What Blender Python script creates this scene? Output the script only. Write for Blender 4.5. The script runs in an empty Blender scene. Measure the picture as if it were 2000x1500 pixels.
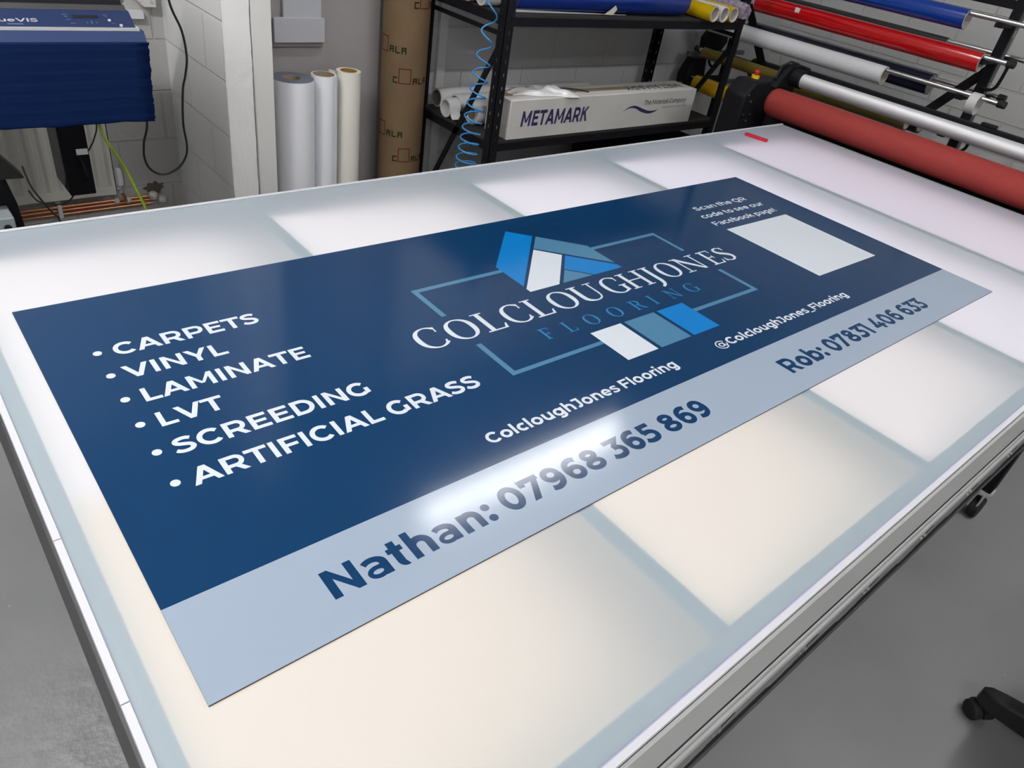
import bpy, bmesh, math, random
from mathutils import Vector, Matrix
from mathutils.geometry import delaunay_2d_cdt
random.seed(7)
S = bpy.context.scene
C = S.collection
PI = math.pi
T = 0.82            # height of the light table's top
SZ = T + 0.003      # top face of the sign board

# ------------------------------------------------------------------ camera
cam_data = bpy.data.cameras.new('camera')
cam = bpy.data.objects.new('camera', cam_data)
C.objects.link(cam)
right = Vector((0.76421176, -0.62821634, 0.14602949))
down = Vector((-0.27505062, -0.52223434, -0.80722887))
fwd = Vector((0.58337598, 0.5767283, -0.57188892))
m = Matrix.Identity(4)
for i in range(3):
    m[i][0] = right[i]; m[i][1] = -down[i]; m[i][2] = -fwd[i]
m.translation = Vector((-0.12399947, -0.52345491, 1.67545408))
cam.matrix_world = m
cam_data.sensor_fit = 'HORIZONTAL'
cam_data.sensor_width = 36.0
cam_data.lens = 36.0 * 1423.956 / 2000.0
cam_data.clip_start = 0.02
S.camera = cam

# ------------------------------------------------------------------ view, world
S.view_settings.view_transform = 'Standard'
S.view_settings.look = 'None'
S.view_settings.exposure = 0.0
S.view_settings.gamma = 1.0
S.view_settings.use_curve_mapping = False
W = bpy.data.worlds.new('room_world'); S.world = W
W.use_nodes = True
W.node_tree.nodes['Background'].inputs[0].default_value = (0.6, 0.65, 0.75, 1)
W.node_tree.nodes['Background'].inputs[1].default_value = 0.02
# strengths of the lamps (the lamps themselves are built further down)
# split LED panels; tints carry the glow's warm-to-cool drift and the coral reflection
LEDS = [(6.7, (1.0, 0.80, 0.575), 7.2, (1.0, 0.88, 0.82)), (6.6, (1.0, 0.815, 0.62), 7.2, (1.0, 0.885, 0.86)),
        (6.6, (1.0, 0.85, 0.78), 7.1, (1.0, 0.89, 0.94)), (6.7, (1.0, 0.87, 0.92), 7.0, (1.0, 0.89, 1.0)),
        (6.5, (1.0, 0.83, 0.93), 6.5, (1.0, 0.84, 0.96))]
BATTENS = [((2.46, 1.750), 34.0, 'nearest the shelving'), ((-1.0, 1.30), 155.0, 'above the left end of the table'),
           ((2.3, -1.25), 84.0, 'behind the office chair'), ((-1.0, -1.9), 64.0, 'behind the camera')]

# ------------------------------------------------------------------ materials
MATS = {}
def mat(name, col, rough=0.5, metal=0.0, spec=0.5, bump=0.0, bscale=60.0, var=0.0, vscale=6.0, coat=0.0, detail=4.0):
    if name in MATS: return MATS[name]
    M = bpy.data.materials.new(name); M.use_nodes = True
    nt = M.node_tree; b = nt.nodes['Principled BSDF']
    b.inputs['Base Color'].default_value = (*col, 1)
    b.inputs['Roughness'].default_value = rough
    b.inputs['Metallic'].default_value = metal
    b.inputs['Specular IOR Level'].default_value = spec
    if coat: 
        b.inputs['Coat Weight'].default_value = coat; b.inputs['Coat Roughness'].default_value = 0.12
    tc = nt.nodes.new('ShaderNodeNewGeometry')
    if var:
        n = nt.nodes.new('ShaderNodeTexNoise'); n.inputs['Scale'].default_value = vscale
        n.inputs['Detail'].default_value = detail
        nt.links.new(tc.outputs['Position'], n.inputs['Vector'])
        r = nt.nodes.new('ShaderNodeMapRange')
        r.inputs['From Min'].default_value = 0.3; r.inputs['From Max'].default_value = 0.7
        r.inputs['To Min'].default_value = 1 - var; r.inputs['To Max'].default_value = 1 + var
        nt.links.new(n.outputs['Fac'], r.inputs['Value'])
        x = nt.nodes.new('ShaderNodeVectorMath'); x.operation = 'SCALE'
        x.inputs[0].default_value = col
        nt.links.new(r.outputs['Result'], x.inputs['Scale'])
        nt.links.new(x.outputs['Vector'], b.inputs['Base Color'])
    if bump:
        n = nt.nodes.new('ShaderNodeTexNoise'); n.inputs['Scale'].default_value = bscale
        n.inputs['Detail'].default_value = 6
        nt.links.new(tc.outputs['Position'], n.inputs['Vector'])
        bp = nt.nodes.new('ShaderNodeBump'); bp.inputs['Strength'].default_value = bump
        bp.inputs['Distance'].default_value = 0.01
        nt.links.new(n.outputs['Fac'], bp.inputs['Height'])
        nt.links.new(bp.outputs['Normal'], b.inputs['Normal'])
    MATS[name] = M
    return M

def emit(name, col, strength):
    if name in MATS: return MATS[name]
    M = bpy.data.materials.new(name); M.use_nodes = True
    nt = M.node_tree; nt.nodes.clear()
    e = nt.nodes.new('ShaderNodeEmission'); o = nt.nodes.new('ShaderNodeOutputMaterial')
    e.inputs[0].default_value = (*col, 1); e.inputs[1].default_value = strength
    nt.links.new(e.outputs[0], o.inputs[0])
    MATS[name] = M
    return M

def block_mat(name, col, axis, zoff, hoff, bw=0.45, rh=0.225, mortar=0.006, rough=0.55):
    """painted blockwork; axis = world axis (0 or 1) that runs along the wall"""
    M = bpy.data.materials.new(name); M.use_nodes = True
    nt = M.node_tree; b = nt.nodes['Principled BSDF']
    b.inputs['Roughness'].default_value = rough
    g = nt.nodes.new('ShaderNodeNewGeometry'); sp = nt.nodes.new('ShaderNodeSeparateXYZ')
    nt.links.new(g.outputs['Position'], sp.inputs[0])
    cb = nt.nodes.new('ShaderNodeCombineXYZ')
    for k, off in ((0, hoff), (1, zoff)):
        a = nt.nodes.new('ShaderNodeMath'); a.operation = 'SUBTRACT'; a.inputs[1].default_value = off
        nt.links.new(sp.outputs[axis if k == 0 else 2], a.inputs[0]); nt.links.new(a.outputs[0], cb.inputs[k])
    br = nt.nodes.new('ShaderNodeTexBrick')
    br.inputs['Scale'].default_value = 1.0
    br.inputs['Brick Width'].default_value = bw; br.inputs['Row Height'].default_value = rh
    br.inputs['Mortar Size'].default_value = mortar; br.inputs['Mortar Smooth'].default_value = 0.5
    br.inputs['Color1'].default_value = (*col, 1); br.inputs['Color2'].default_value = (*[c*0.96 for c in col], 1)
    br.inputs['Mortar'].default_value = (*[c*0.92 for c in col], 1)
    br.offset = 0.5
    nt.links.new(cb.outputs[0], br.inputs['Vector'])
    n = nt.nodes.new('ShaderNodeTexNoise'); n.inputs['Scale'].default_value = 55; n.inputs['Detail'].default_value = 8
    nt.links.new(g.outputs['Position'], n.inputs['Vector'])
    h = nt.nodes.new('ShaderNodeMath'); h.operation = 'MULTIPLY_ADD'; h.inputs[1].default_value = -1.6
    nt.links.new(br.outputs['Fac'], h.inputs[0]); nt.links.new(n.outputs['Fac'], h.inputs[2])
    bp = nt.nodes.new('ShaderNodeBump'); bp.inputs['Strength'].default_value = 0.75; bp.inputs['Distance'].default_value = 0.004
    nt.links.new(h.outputs[0], bp.inputs['Height'])
    nt.links.new(br.outputs['Color'], b.inputs['Base Color']); nt.links.new(bp.outputs['Normal'], b.inputs['Normal'])
    return M

# ------------------------------------------------------------------ mesh builder
def union2d(polys):
    K = 100.0
    vin, fin = [], []
    for p in polys:
        a = sum(p[i-1][0]*p[i][1]-p[i][0]*p[i-1][1] for i in range(len(p)))
        if abs(a) < 1e-12: continue
        q = p if a > 0 else p[::-1]
        fin.append(list(range(len(vin), len(vin)+len(q)))); vin += [Vector((x*K, y*K)) for x, y in q]
    v, e, f, ov, oe, of = delaunay_2d_cdt(vin, [], fin, 0, 1e-5)
    def inside(c):
        for q in fin:
            hit = False
            for i in range(len(q)):
                a, b = vin[q[i-1]], vin[q[i]]
                if (a.y > c.y) != (b.y > c.y) and c.x < (b.x-a.x)*(c.y-a.y)/(b.y-a.y)+a.x: hit = not hit
            if hit: return True
        return False
    fs = [tuple(t) for t in f if inside(sum((v[i] for i in t), Vector((0, 0)))/len(t))]
    return [(p.x/K, p.y/K) for p in v], fs
class MB:
    def __init__(s): s.v = []; s.f = []; s.mi = []; s.cur = 0
    def add(s, vs, fs):
        o = len(s.v); s.v += [tuple(p) for p in vs]
        for f in fs: s.f.append(tuple(i + o for i in f)); s.mi.append(s.cur)
        return s
    def box(s, a, b):
        x0, y0, z0 = [min(p, q) for p, q in zip(a, b)]; x1, y1, z1 = [max(p, q) for p, q in zip(a, b)]
        return s.add([(x0,y0,z0),(x1,y0,z0),(x1,y1,z0),(x0,y1,z0),(x0,y0,z1),(x1,y0,z1),(x1,y1,z1),(x0,y1,z1)],
              [(3,2,1,0),(4,5,6,7),(0,1,5,4),(1,2,6,5),(2,3,7,6),(3,0,4,7)])
    def frame(s, p, q):
        d = (Vector(q) - Vector(p)).normalized()
        u = d.cross(Vector((0,0,1)))
        if u.length < 1e-4: u = Vector((1,0,0))
        u.normalize(); return d, u, d.cross(u)
    def cyl(s, p, q, r, r2=None, n=32, caps=True):
        r2 = r if r2 is None else r2
        d, u, w = s.frame(p, q); vs = []
        for c, rr in ((Vector(p), r), (Vector(q), r2)):
            for k in range(n):
                a = 2*PI*k/n; vs.append(c + u*math.cos(a)*rr + w*math.sin(a)*rr)
        fs = [(k, (k+1) % n, n+(k+1) % n, n+k) for k in range(n)]
        if caps: fs += [tuple(range(n))[::-1], tuple(range(n, 2*n))]
        return s.add(vs, fs)
    def lathe(s, p, q, prof, n=40):
        """prof: (t along p->q in metres, radius)"""
        d, u, w = s.frame(p, q); vs = []; P = Vector(p)
        for t, r in prof:
            for k in range(n):
                a = 2*PI*k/n; vs.append(P + d*t + (u*math.cos(a) + w*math.sin(a))*max(r, 1e-5))
        fs = []
        for j in range(len(prof)-1):
            for k in range(n):
                fs.append((j*n+k, j*n+(k+1) % n, (j+1)*n+(k+1) % n, (j+1)*n+k))
        return s.add(vs, fs)
    def pipe(s, p, q, ro, ri, n=40):
        L = (Vector(q)-Vector(p)).length
        return s.lathe(p, q, [(0,ro),(L,ro),(L,ri),(0,ri),(0,ro)], n)
    def tube(s, pts, r, n=10, closed=False):
        pts = [Vector(p) for p in pts]; N = len(pts); vs = []
        up = None
        for i in range(N):
            a = pts[max(i-1, 0)]; b = pts[min(i+1, N-1)]
            d = (b-a).normalized()
            if up is None:
                up = d.cross(Vector((0,0,1)))
                if up.length < 1e-3: up = Vector((1,0,0))
            up = (up - d*up.dot(d)).normalized(); w = d.cross(up)
            for k in range(n):
                t = 2*PI*k/n; vs.append(pts[i] + (up*math.cos(t)+w*math.sin(t))*r)
        fs = []
        for i in range(N-1):
            for k in range(n): fs.append((i*n+k, i*n+(k+1) % n, (i+1)*n+(k+1) % n, (i+1)*n+k))
        fs += [tuple(range(n))[::-1], tuple(range((N-1)*n, N*n))]
        return s.add(vs, fs)
    def bar(s, p, q, w, h, up=(0,0,1)):
        """rectangular bar from p to q; h is measured along up"""
        P, Q = Vector(p), Vector(q); d = (Q-P).normalized(); U = Vector(up); U = (U - d*U.dot(d)).normalized(); R = d.cross(U)
        vs = []
        for c in (P, Q):
            for a, b in ((-1,-1),(1,-1),(1,1),(-1,1)): vs.append(c + R*a*w/2 + U*b*h/2)
        return s.add(vs, [(3,2,1,0),(4,5,6,7),(0,1,5,4),(1,2,6,5),(2,3,7,6),(3,0,4,7)])
    def prism(s, poly, ex, ey, o, h):
        """poly in the plane (ex, ey) at o, thickened by the vector h"""
        ex, ey, o, h = Vector(ex), Vector(ey), Vector(o), Vector(h); n = len(poly)
        vs = [o + ex*a + ey*b for a, b in poly]; vs += [p + h for p in vs]
        fs = [tuple(range(n))[::-1], tuple(range(n, 2*n))] + [(k, (k+1) % n, n+(k+1) % n, n+k) for k in range(n)]
        return s.add(vs, fs)
    def flat(s, polys, o, ex, ey):
        """flat print: overlapping strokes are merged into one outline"""
        o, ex, ey = Vector(o), Vector(ex), Vector(ey)
        vs, fs = union2d(polys)
        return s.add([o + ex*a + ey*b for a, b in vs], fs)
    def sphere(s, c, r, n=16, sz=1.0):
        prof = [(-r*math.cos(PI*k/n)*sz, r*math.sin(PI*k/n)) for k in range(n+1)]
        return s.lathe(Vector(c), Vector(c)+Vector((0,0,1)), prof, 2*n)

def obj(name, mb, m, parent=None, bevel=0.0, smooth=True, ang=35, fix=True):
    me = bpy.data.meshes.new(name); me.from_pydata(mb.v, [], mb.f)
    ms = m if isinstance(m, (list, tuple)) else [m]
    for x in ms: me.materials.append(x)
    if len(ms) > 1:
        for p, i in zip(me.polygons, mb.mi): p.material_index = i
    if fix:
        b = bmesh.new(); b.from_mesh(me)
        bmesh.ops.recalc_face_normals(b, faces=b.faces)
        b.to_mesh(me); b.free()
    if smooth:
        for p in me.polygons: p.use_smooth = True
        me.set_sharp_from_angle(angle=math.radians(ang))
    o = bpy.data.objects.new(name, me); C.objects.link(o)
    if parent is not None: o.parent = parent; o.matrix_parent_inverse = parent.matrix_world.inverted()
    if bevel:
        bv = o.modifiers.new('bevel', 'BEVEL'); bv.width = bevel; bv.segments = 2; bv.limit_method = 'ANGLE'
    return o
def tag(o, label, cat, group=None, kind=None):
    o['label'] = label; o['category'] = cat
    if group: o['group'] = group
    if kind: o['kind'] = kind
    return o
def thing(name, label, cat, loc, group=None):
    o = bpy.data.objects.new(name, None); C.objects.link(o); o.location = loc
    o.matrix_world = Matrix.Translation(Vector(loc))
    o.empty_display_size = 0.05
    return tag(o, label, cat, group)
def struct(name, mb, m, **k):
    o = obj(name, mb, m, **k); o['kind'] = 'structure'; return o

# common materials
white_plastic = mat('white_plastic', (0.72, 0.73, 0.74), 0.4)
black_metal = mat('black_powder_coat', (0.008, 0.0085, 0.011), 0.6, spec=0.15)
black_plastic = mat('black_plastic', (0.008, 0.008, 0.010), 0.55, spec=0.18)
rubber = mat('black_rubber', (0.012, 0.012, 0.012), 0.7)
steel = mat('brushed_steel', (0.70, 0.71, 0.72), 0.28, metal=1.0)
alu = mat('satin_aluminium', (0.56, 0.57, 0.56), 0.42, metal=0.25)
cardboard = mat('cardboard_core', (0.33, 0.25, 0.17), 0.8, bump=0.1)

# ================================================================== ROOM
CEIL = 3.05
wall_white = (0.85, 0.85, 0.845)
m_back = block_mat('painted_blocks_back', (0.55, 0.55, 0.555), 0, 0.049, 0.03)
m_nook = block_mat('painted_blocks_side', wall_white, 1, 0.127, 0.05)
m_nook2 = block_mat('shaded_white_blocks_niche', (0.48, 0.475, 0.46), 0, 0.127, 0.10)  # white-painted as well; the niche's shade is darkened into this colour
m_right = block_mat('painted_blocks_right', (0.68, 0.68, 0.67), 1, 0.035, 0.08, bw=0.34, rh=0.19, mortar=0.007)
m_rough = mat('rough_white_render', (0.86, 0.855, 0.84), 0.6, bump=0.4, bscale=30)
m_paint = mat('white_wall_paint', (0.70, 0.70, 0.69), 0.6, bump=0.05)
m_grey_panel = mat('grey_wall_paint', (0.33, 0.315, 0.31), 0.6, bump=0.05, bscale=40, var=0.05, vscale=2.5)

def floor_mat():
    M = bpy.data.materials.new('grey_floor_paint'); M.use_nodes = True
    nt = M.node_tree; b = nt.nodes['Principled BSDF']; b.inputs['Roughness'].default_value = 0.42
    b.inputs['Base Color'].default_value = (0.205, 0.205, 0.21, 1)
    g = nt.nodes.new('ShaderNodeNewGeometry')
    n = nt.nodes.new('ShaderNodeTexNoise'); n.inputs['Scale'].default_value = 2.2; n.inputs['Detail'].default_value = 5
    nt.links.new(g.outputs['Position'], n.inputs['Vector'])
    cr = nt.nodes.new('ShaderNodeValToRGB')
    cr.color_ramp.elements[0].position = 0.3; cr.color_ramp.elements[0].color = (0.205, 0.205, 0.212, 1)
    cr.color_ramp.elements[1].position = 0.7; cr.color_ramp.elements[1].color = (0.245, 0.245, 0.252, 1)
    nt.links.new(n.outputs['Fac'], cr.inputs[0])
    # small pale chips in the paint
    v = nt.nodes.new('ShaderNodeTexVoronoi'); v.inputs['Scale'].default_value = 9
    nt.links.new(g.outputs['Position'], v.inputs['Vector'])
    l = nt.nodes.new('ShaderNodeMath'); l.operation = 'LESS_THAN'; l.inputs[1].default_value = 0.035
    nt.links.new(v.outputs['Distance'], l.inputs[0])
    mx = nt.nodes.new('ShaderNodeMix'); mx.data_type = 'RGBA'
    sc = nt.nodes.new('ShaderNodeMath'); sc.operation = 'MULTIPLY'; sc.inputs[1].default_value = 0.35
    nt.links.new(l.outputs[0], sc.inputs[0])
    nt.links.new(sc.outputs[0], mx.inputs['Factor']); nt.links.new(cr.outputs[0], mx.inputs['A'])
    mx.inputs['B'].default_value = (0.40, 0.40, 0.40, 1)
    nt.links.new(mx.outputs['Result'], b.inputs['Base Color'])
    # uneven, pitted screed: stronger where the screed is rough
    n2 = nt.nodes.new('ShaderNodeTexNoise'); n2.inputs['Scale'].default_value = 24; n2.inputs['Detail'].default_value = 8
    nt.links.new(g.outputs['Position'], n2.inputs['Vector'])
    n3 = nt.nodes.new('ShaderNodeTexNoise'); n3.inputs['Scale'].default_value = 1.3; n3.inputs['Detail'].default_value = 2
    nt.links.new(g.outputs['Position'], n3.inputs['Vector'])
    sp = nt.nodes.new('ShaderNodeSeparateXYZ'); nt.links.new(g.outputs['Position'], sp.inputs[0])
    # the screed gets rough at the left end of the table
    mr = nt.nodes.new('ShaderNodeMapRange'); mr.inputs['From Min'].default_value = 0.98; mr.inputs['From Max'].default_value = 0.55
    mr.inputs['To Min'].default_value = 0.0; mr.inputs['To Max'].default_value = 1.0
    nt.links.new(sp.outputs['Y'], mr.inputs['Value'])
    mr2 = nt.nodes.new('ShaderNodeMapRange'); mr2.inputs['From Min'].default_value = 0.75; mr2.inputs['From Max'].default_value = 0.35
    nt.links.new(sp.outputs['X'], mr2.inputs['Value'])
    pw = nt.nodes.new('ShaderNodeMath'); pw.operation = 'MULTIPLY'
    nt.links.new(mr.outputs[0], pw.inputs[0]); nt.links.new(mr2.outputs[0], pw.inputs[1])
    pa = nt.nodes.new('ShaderNodeMapRange'); pa.inputs['From Min'].default_value = 0.30; pa.inputs['From Max'].default_value = 0.50
    nt.links.new(n3.outputs['Fac'], pa.inputs['Value'])
    pp = nt.nodes.new('ShaderNodeMath'); pp.operation = 'MULTIPLY'
    nt.links.new(pw.outputs[0], pp.inputs[0]); nt.links.new(pa.outputs[0], pp.inputs[1])
    st = nt.nodes.new('ShaderNodeMath'); st.operation = 'MULTIPLY_ADD'; st.inputs[1].default_value = 0.95; st.inputs[2].default_value = 0.035
    nt.links.new(pp.outputs[0], st.inputs[0])
    bp = nt.nodes.new('ShaderNodeBump'); bp.inputs['Distance'].default_value = 0.012
    nt.links.new(st.outputs[0], bp.inputs['Strength']); nt.links.new(n2.outputs['Fac'], bp.inputs['Height'])
    nt.links.new(bp.outputs['Normal'], b.inputs['Normal'])
    return M

X0, X1, Y0, Y1, YN, XN = -3.2, 5.55, -3.4, 2.90, 3.24, 1.05
struct('floor', MB().box((X0-0.1, Y0-0.1, -0.1), (X1+0.1, YN+0.1, 0)), floor_mat(), smooth=False)
struct('ceiling', MB().box((X0-0.1, Y0-0.1, CEIL), (X1+0.1, YN+0.1, CEIL+0.1)), m_paint, smooth=False)
struct('wall_right', MB().box((X1, Y0, 0), (X1+0.1, Y1+0.1, CEIL)), m_right, smooth=False)
struct('wall_front', MB().box((X0, Y0-0.1, 0), (X1, Y0, CEIL)), m_paint, smooth=False)
struct('wall_left', MB().box((X0-0.1, Y0, 0), (X0, YN, CEIL)), m_paint, smooth=False)
struct('wall_niche', MB().box((X0, YN, 0), (XN+0.1, YN+0.1, CEIL)), m_nook2, smooth=False)
struct('wall_back', MB().box((1.17, Y1, 0), (X1, Y1+0.1, CEIL)), m_back, smooth=False)
struct('wall_side', MB().box((XN, 2.552, 0), (1.164, YN, CEIL)), m_nook, smooth=False)
# rough broken end of the side wall
def rough_end():
    mb = MB(); nx, nz = 14, 150
    vs = []; rnd = random.Random(3)
    for j in range(nz+1):
        for i in range(nx+1):
            z = CEIL*j/nz; x = XN+0.001 + (1.160-XN)*i/nx
            y = 2.545 + 0.0008*math.sin(j*0.37+i*0.5) + rnd.uniform(-0.0008, 0.0008)
            jj = (z-0.127) % 0.225
            if jj < 0.02 and rnd.random() < 0.5: y += 0.003
            if i in (0, nx): x += rnd.uniform(-0.002, 0.002)
            vs.append((x, y, z))
    fs = []
    for j in range(nz):
        for i in range(nx):
            a = j*(nx+1)+i; fs.append((a, a+1, a+nx+2, a+nx+1))
    mb.add(vs, fs)
    mb.box((XN+0.002, 2.556, 0), (1.158, 2.575, CEIL))
    return mb
struct('trim_1', rough_end(), m_rough, ang=50)
struct('trim_2', MB().box((1.166, 2.535, 0), (1.248, 2.62, CEIL)), mat('white_trim_paint', (0.74, 0.735, 0.71), 0.45), bevel=0.003)
struct('wall_partition', MB().box((1.17, 2.872, 0), (1.955, 2.9, CEIL)), m_grey_panel, smooth=False)
struct('trim_3', MB().box((1.955, 2.885, 0), (2.16, 2.9, CEIL)), mat('shaded_grey_wall_paint', (0.26, 0.25, 0.245), 0.6, bump=0.05), smooth=False)  # wall beside the partition, its shadow painted in as a darker grey
# white upright cover strip behind the shelving
struct('trim_4', MB().box((2.318, 2.872, 0), (2.372, 2.9, CEIL)), mat('grey_white_trunking', (0.62, 0.62, 0.62), 0.45), bevel=0.003)

# ------------------------------------------------------------------ ceiling lamps
for (bx, by), st, where in BATTENS:
    t = thing('ceiling_batten', 'long white light fitting on the ceiling ' + where, 'ceiling light', (bx, by, CEIL), 'ceiling battens')
    obj('housing', MB().box((bx-0.80, by-0.045, CEIL-0.045), (bx+0.80, by+0.045, CEIL)), white_plastic, t, bevel=0.004)
    obj('diffuser', MB().box((bx-0.78, by-0.04, CEIL-0.09), (bx+0.78, by+0.04, CEIL-0.045)), emit('batten_light_%d' % st, (1.0, 0.99, 0.985), st), t, bevel=0.006)

# ================================================================== LIGHT TABLE
TX0, TX1, TY0, TY1 = -0.08, 3.462, -0.336, 1.405
table = thing('light_table', 'long white glowing glass-topped work table under the blue sign', 'table', (1.7, 0.53, 0))
def pane_mat():
    M = bpy.data.materials.new('frosted_glass'); M.use_nodes = True
    nt = M.node_tree; nt.nodes.clear()
    o = nt.nodes.new('ShaderNodeOutputMaterial')
    d = nt.nodes.new('ShaderNodeBsdfDiffuse'); d.inputs[0].default_value = (0.43, 0.495, 0.585, 1)
    t = nt.nodes.new('ShaderNodeBsdfTranslucent'); t.inputs[0].default_value = (0.93, 0.94, 0.95, 1)
    mx = nt.nodes.new('ShaderNodeMixShader'); mx.inputs[0].default_value = 0.5
    nt.links.new(d.outputs[0], mx.inputs[1]); nt.links.new(t.outputs[0], mx.inputs[2])
    g = nt.nodes.new('ShaderNodeBsdfGlossy'); g.inputs['Roughness'].default_value = 0.38
    f = nt.nodes.new('ShaderNodeFresnel'); f.inputs[0].default_value = 1.4
    m2 = nt.nodes.new('ShaderNodeMixShader')
    nt.links.new(f.outputs[0], m2.inputs[0]); nt.links.new(mx.outputs[0], m2.inputs[1]); nt.links.new(g.outputs[0], m2.inputs[2])
    nt.links.new(m2.outputs[0], o.inputs[0])
    return M
m_pane = pane_mat()
pane = MB()
px0, px1, py0, py1 = TX0+0.010, TX1-0.002, TY0+0.0125, TY1-0.004
pane.add([(px0,py0,T),(px1,py0,T),(px1,py1,T),(px0,py1,T),(px0,py0,T-0.006),(px1,py0,T-0.006),(px1,py1,T-0.006),(px0,py1,T-0.006)],
         [(0,1,2,3),(0,4,5,1),(1,5,6,2),(2,6,7,3),(3,7,4,0)])
o = obj('glass_top', pane, m_pane, table, smooth=False, fix=False); o['label'] = 'frosted glass top lit from below'
m_inner = mat('pale_inner_rail', (0.68, 0.79, 0.74), 0.6)
m_tray = mat('grey_tray', (0.16, 0.165, 0.18), 0.6)
m_edge = mat('white_edge_strip', (0.58, 0.585, 0.625), 0.45)
ribs = [0.630, 1.331, 2.020, 2.735]
RW = 0.019
RB = T - 0.001
for x in ribs:
    obj('rib', MB().box((x-RW, TY0+0.045, T-0.14), (x+RW, TY1-0.02, RB)), m_inner, table, smooth=False)
# case of the table
obj('case_floor', MB().box((TX0+0.01, TY0+0.012, T-0.165), (TX1-0.004, TY1-0.01, T-0.145)), m_tray, table, smooth=False)
obj('inner_rail', MB().box((TX0+0.012, TY0+0.014, T-0.145), (TX0+0.038, TY1-0.006, RB)), m_inner, table, smooth=False)
obj('inner_rail', MB().box((TX0+0.038, TY0+0.014, T-0.145), (TX1-0.006, TY0+0.046, RB)), m_inner, table, smooth=False)
obj('inner_rail', MB().box((TX0+0.038, TY1-0.024, T-0.145), (TX1-0.006, TY1-0.006, RB)), m_inner, table, smooth=False)
obj('inner_rail', MB().box((TX1-0.02, TY0+0.046, T-0.145), (TX1-0.004, TY1-0.024, RB)), m_inner, table, smooth=False)
# white edge strips round the glass (left strip is in three lengths)
for a, b in ((TY0, 0.056), (0.058, 0.352), (0.354, TY1)):
    obj('edge_strip', MB().box((TX0, a, T-0.02), (TX0+0.0098, b, T+0.001)), m_edge, table, smooth=False)
obj('edge_strip', MB().box((TX0+0.0102, TY0+0.002, T-0.008), (TX1, TY0+0.0122, T+0.001)), m_edge, table, smooth=False)
obj('edge_strip', MB().box((TX0+0.0102, TY1-0.0036, T-0.02), (TX1, TY1+0.008, T+0.003)), m_edge, table, smooth=False)
obj('purple_seal', MB().box((TX0+0.0102, TY0+0.0115, T+0.0005), (TX1, TY0+0.0132, T+0.0012)), mat('violet_seal', (0.38, 0.36, 0.56), 0.5), table, smooth=False)
# LED panels, sloping from the left of each cell; the two-tint split is added
edges = [TX0+0.038] + ribs + [TX1-0.02]
for k in range(5):
    a, b = edges[k] + (0.0 if k == 0 else RW), edges[k+1] - (RW if k < 4 else 0)
    w = b - a
    st, col, st2, col2 = LEDS[k]
    x1 = a + w*(0.85 if k < 4 else 0.80)
    xa, z0, z1 = a + 0.003, T - 0.022, T - 0.125
    for y0, y1, y2, y3, c_, q, nm in ((TY0+0.052, TY0+0.075, 0.40, 0.40, col, st, 'front'), (0.402, 0.402, 1.225, 1.27, col2, st2, 'back')):
        obj('led_panel', MB().add([(xa, y0, z0), (x1, y1, z1), (x1, y2, z1), (xa, y3, z0)], [(0,1,2,3)]),
            emit('led_light_%s_%d' % (nm, k), c_, q*0.205), table, smooth=False)
# long front profile: grooved aluminium extrusion, extruded along x
def extrude_x(prof, x0, x1):
    n = len(prof); mb = MB()
    mb.add([(x0, y, z) for y, z in prof] + [(x1, y, z) for y, z in prof],
           [tuple(range(n)), tuple(range(n, 2*n))[::-1]] + [(k, n+k, n+(k+1) % n, (k+1) % n) for k in range(n)])
    return mb
F = TY0
prof = [(F+0.020, 0.811), (F-0.0015, 0.811), (F-0.004, 0.8085), (F-0.004, 0.685), (F-0.001, 0.685), (F-0.001, 0.671), (F-0.007, 0.671), (F-0.007, 0.664),
        (F-0.003, 0.664), (F-0.003, 0.655), (F-0.006, 0.655), (F-0.006, 0.650), (F-0.003, 0.650), (F-0.003, 0.641), (F-0.010, 0.641), (F-0.010, 0.622),
        (F-0.0065, 0.6165), (F+0.020, 0.6165)]
obj('front_profile', extrude_x(prof, TX0, TX1), alu, table, smooth=False)
m_lower = mat('dull_aluminium', (0.21, 0.215, 0.22), 0.45, metal=0.2)
obj('lower_rail', MB().box((TX0, F-0.0065, 0.560), (TX1, F+0.020, 0.6162)), m_lower, table, smooth=False)
m_groove_rail = mat('black_groove_rail', (0.006, 0.006, 0.007), 0.6, spec=0.15)
for za, zb_, yy in ((0.8111, 0.8119, -0.0012), (0.672, 0.6845, 0.0042), (0.6565, 0.6635, 0.0050), (0.6415, 0.6485, 0.0050)):
    obj('groove_shade', MB().box((TX0+0.002, F-yy, za), (TX1-0.002, F+0.0022, zb_)), m_groove_rail, table, smooth=False)  # flush black strips painted in for the shade inside the profile's grooves
obj('under_rail', MB().box((TX0+0.03, F-0.0035, 0.503), (TX1-0.03, F+0.05, 0.5595)), m_groove_rail, table, smooth=False)
obj('under_rail', MB().box((TX0+0.03, F-0.006, 0.488), (TX1-0.03, F+0.03, 0.5025)), mat('dark_grey_metal', (0.05, 0.052, 0.055), 0.5), table, smooth=False)
obj('left_profile', MB().box((TX0-0.001, TY0+0.004, 0.60), (TX0+0.008, TY1, T-0.021)), mat('white_side_profile', (0.62, 0.61, 0.60), 0.5), table, smooth=False)
obj('side_rail', MB().box((TX0-0.004, TY0+0.01, 0.52), (TX0+0.03, TY1-0.01, 0.7999)), mat('charcoal_rail', (0.035, 0.036, 0.035), 0.5), table, smooth=False)
obj('back_profile', MB().box((TX0, TY1-0.004, 0.56), (TX1, TY1+0.006, T-0.021)), alu, table, smooth=False)
obj('end_profile', MB().box((TX1-0.004, TY0+0.01, 0.60), (TX1+0.008, TY1, T-0.004)), black_metal, table, smooth=False)
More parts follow.
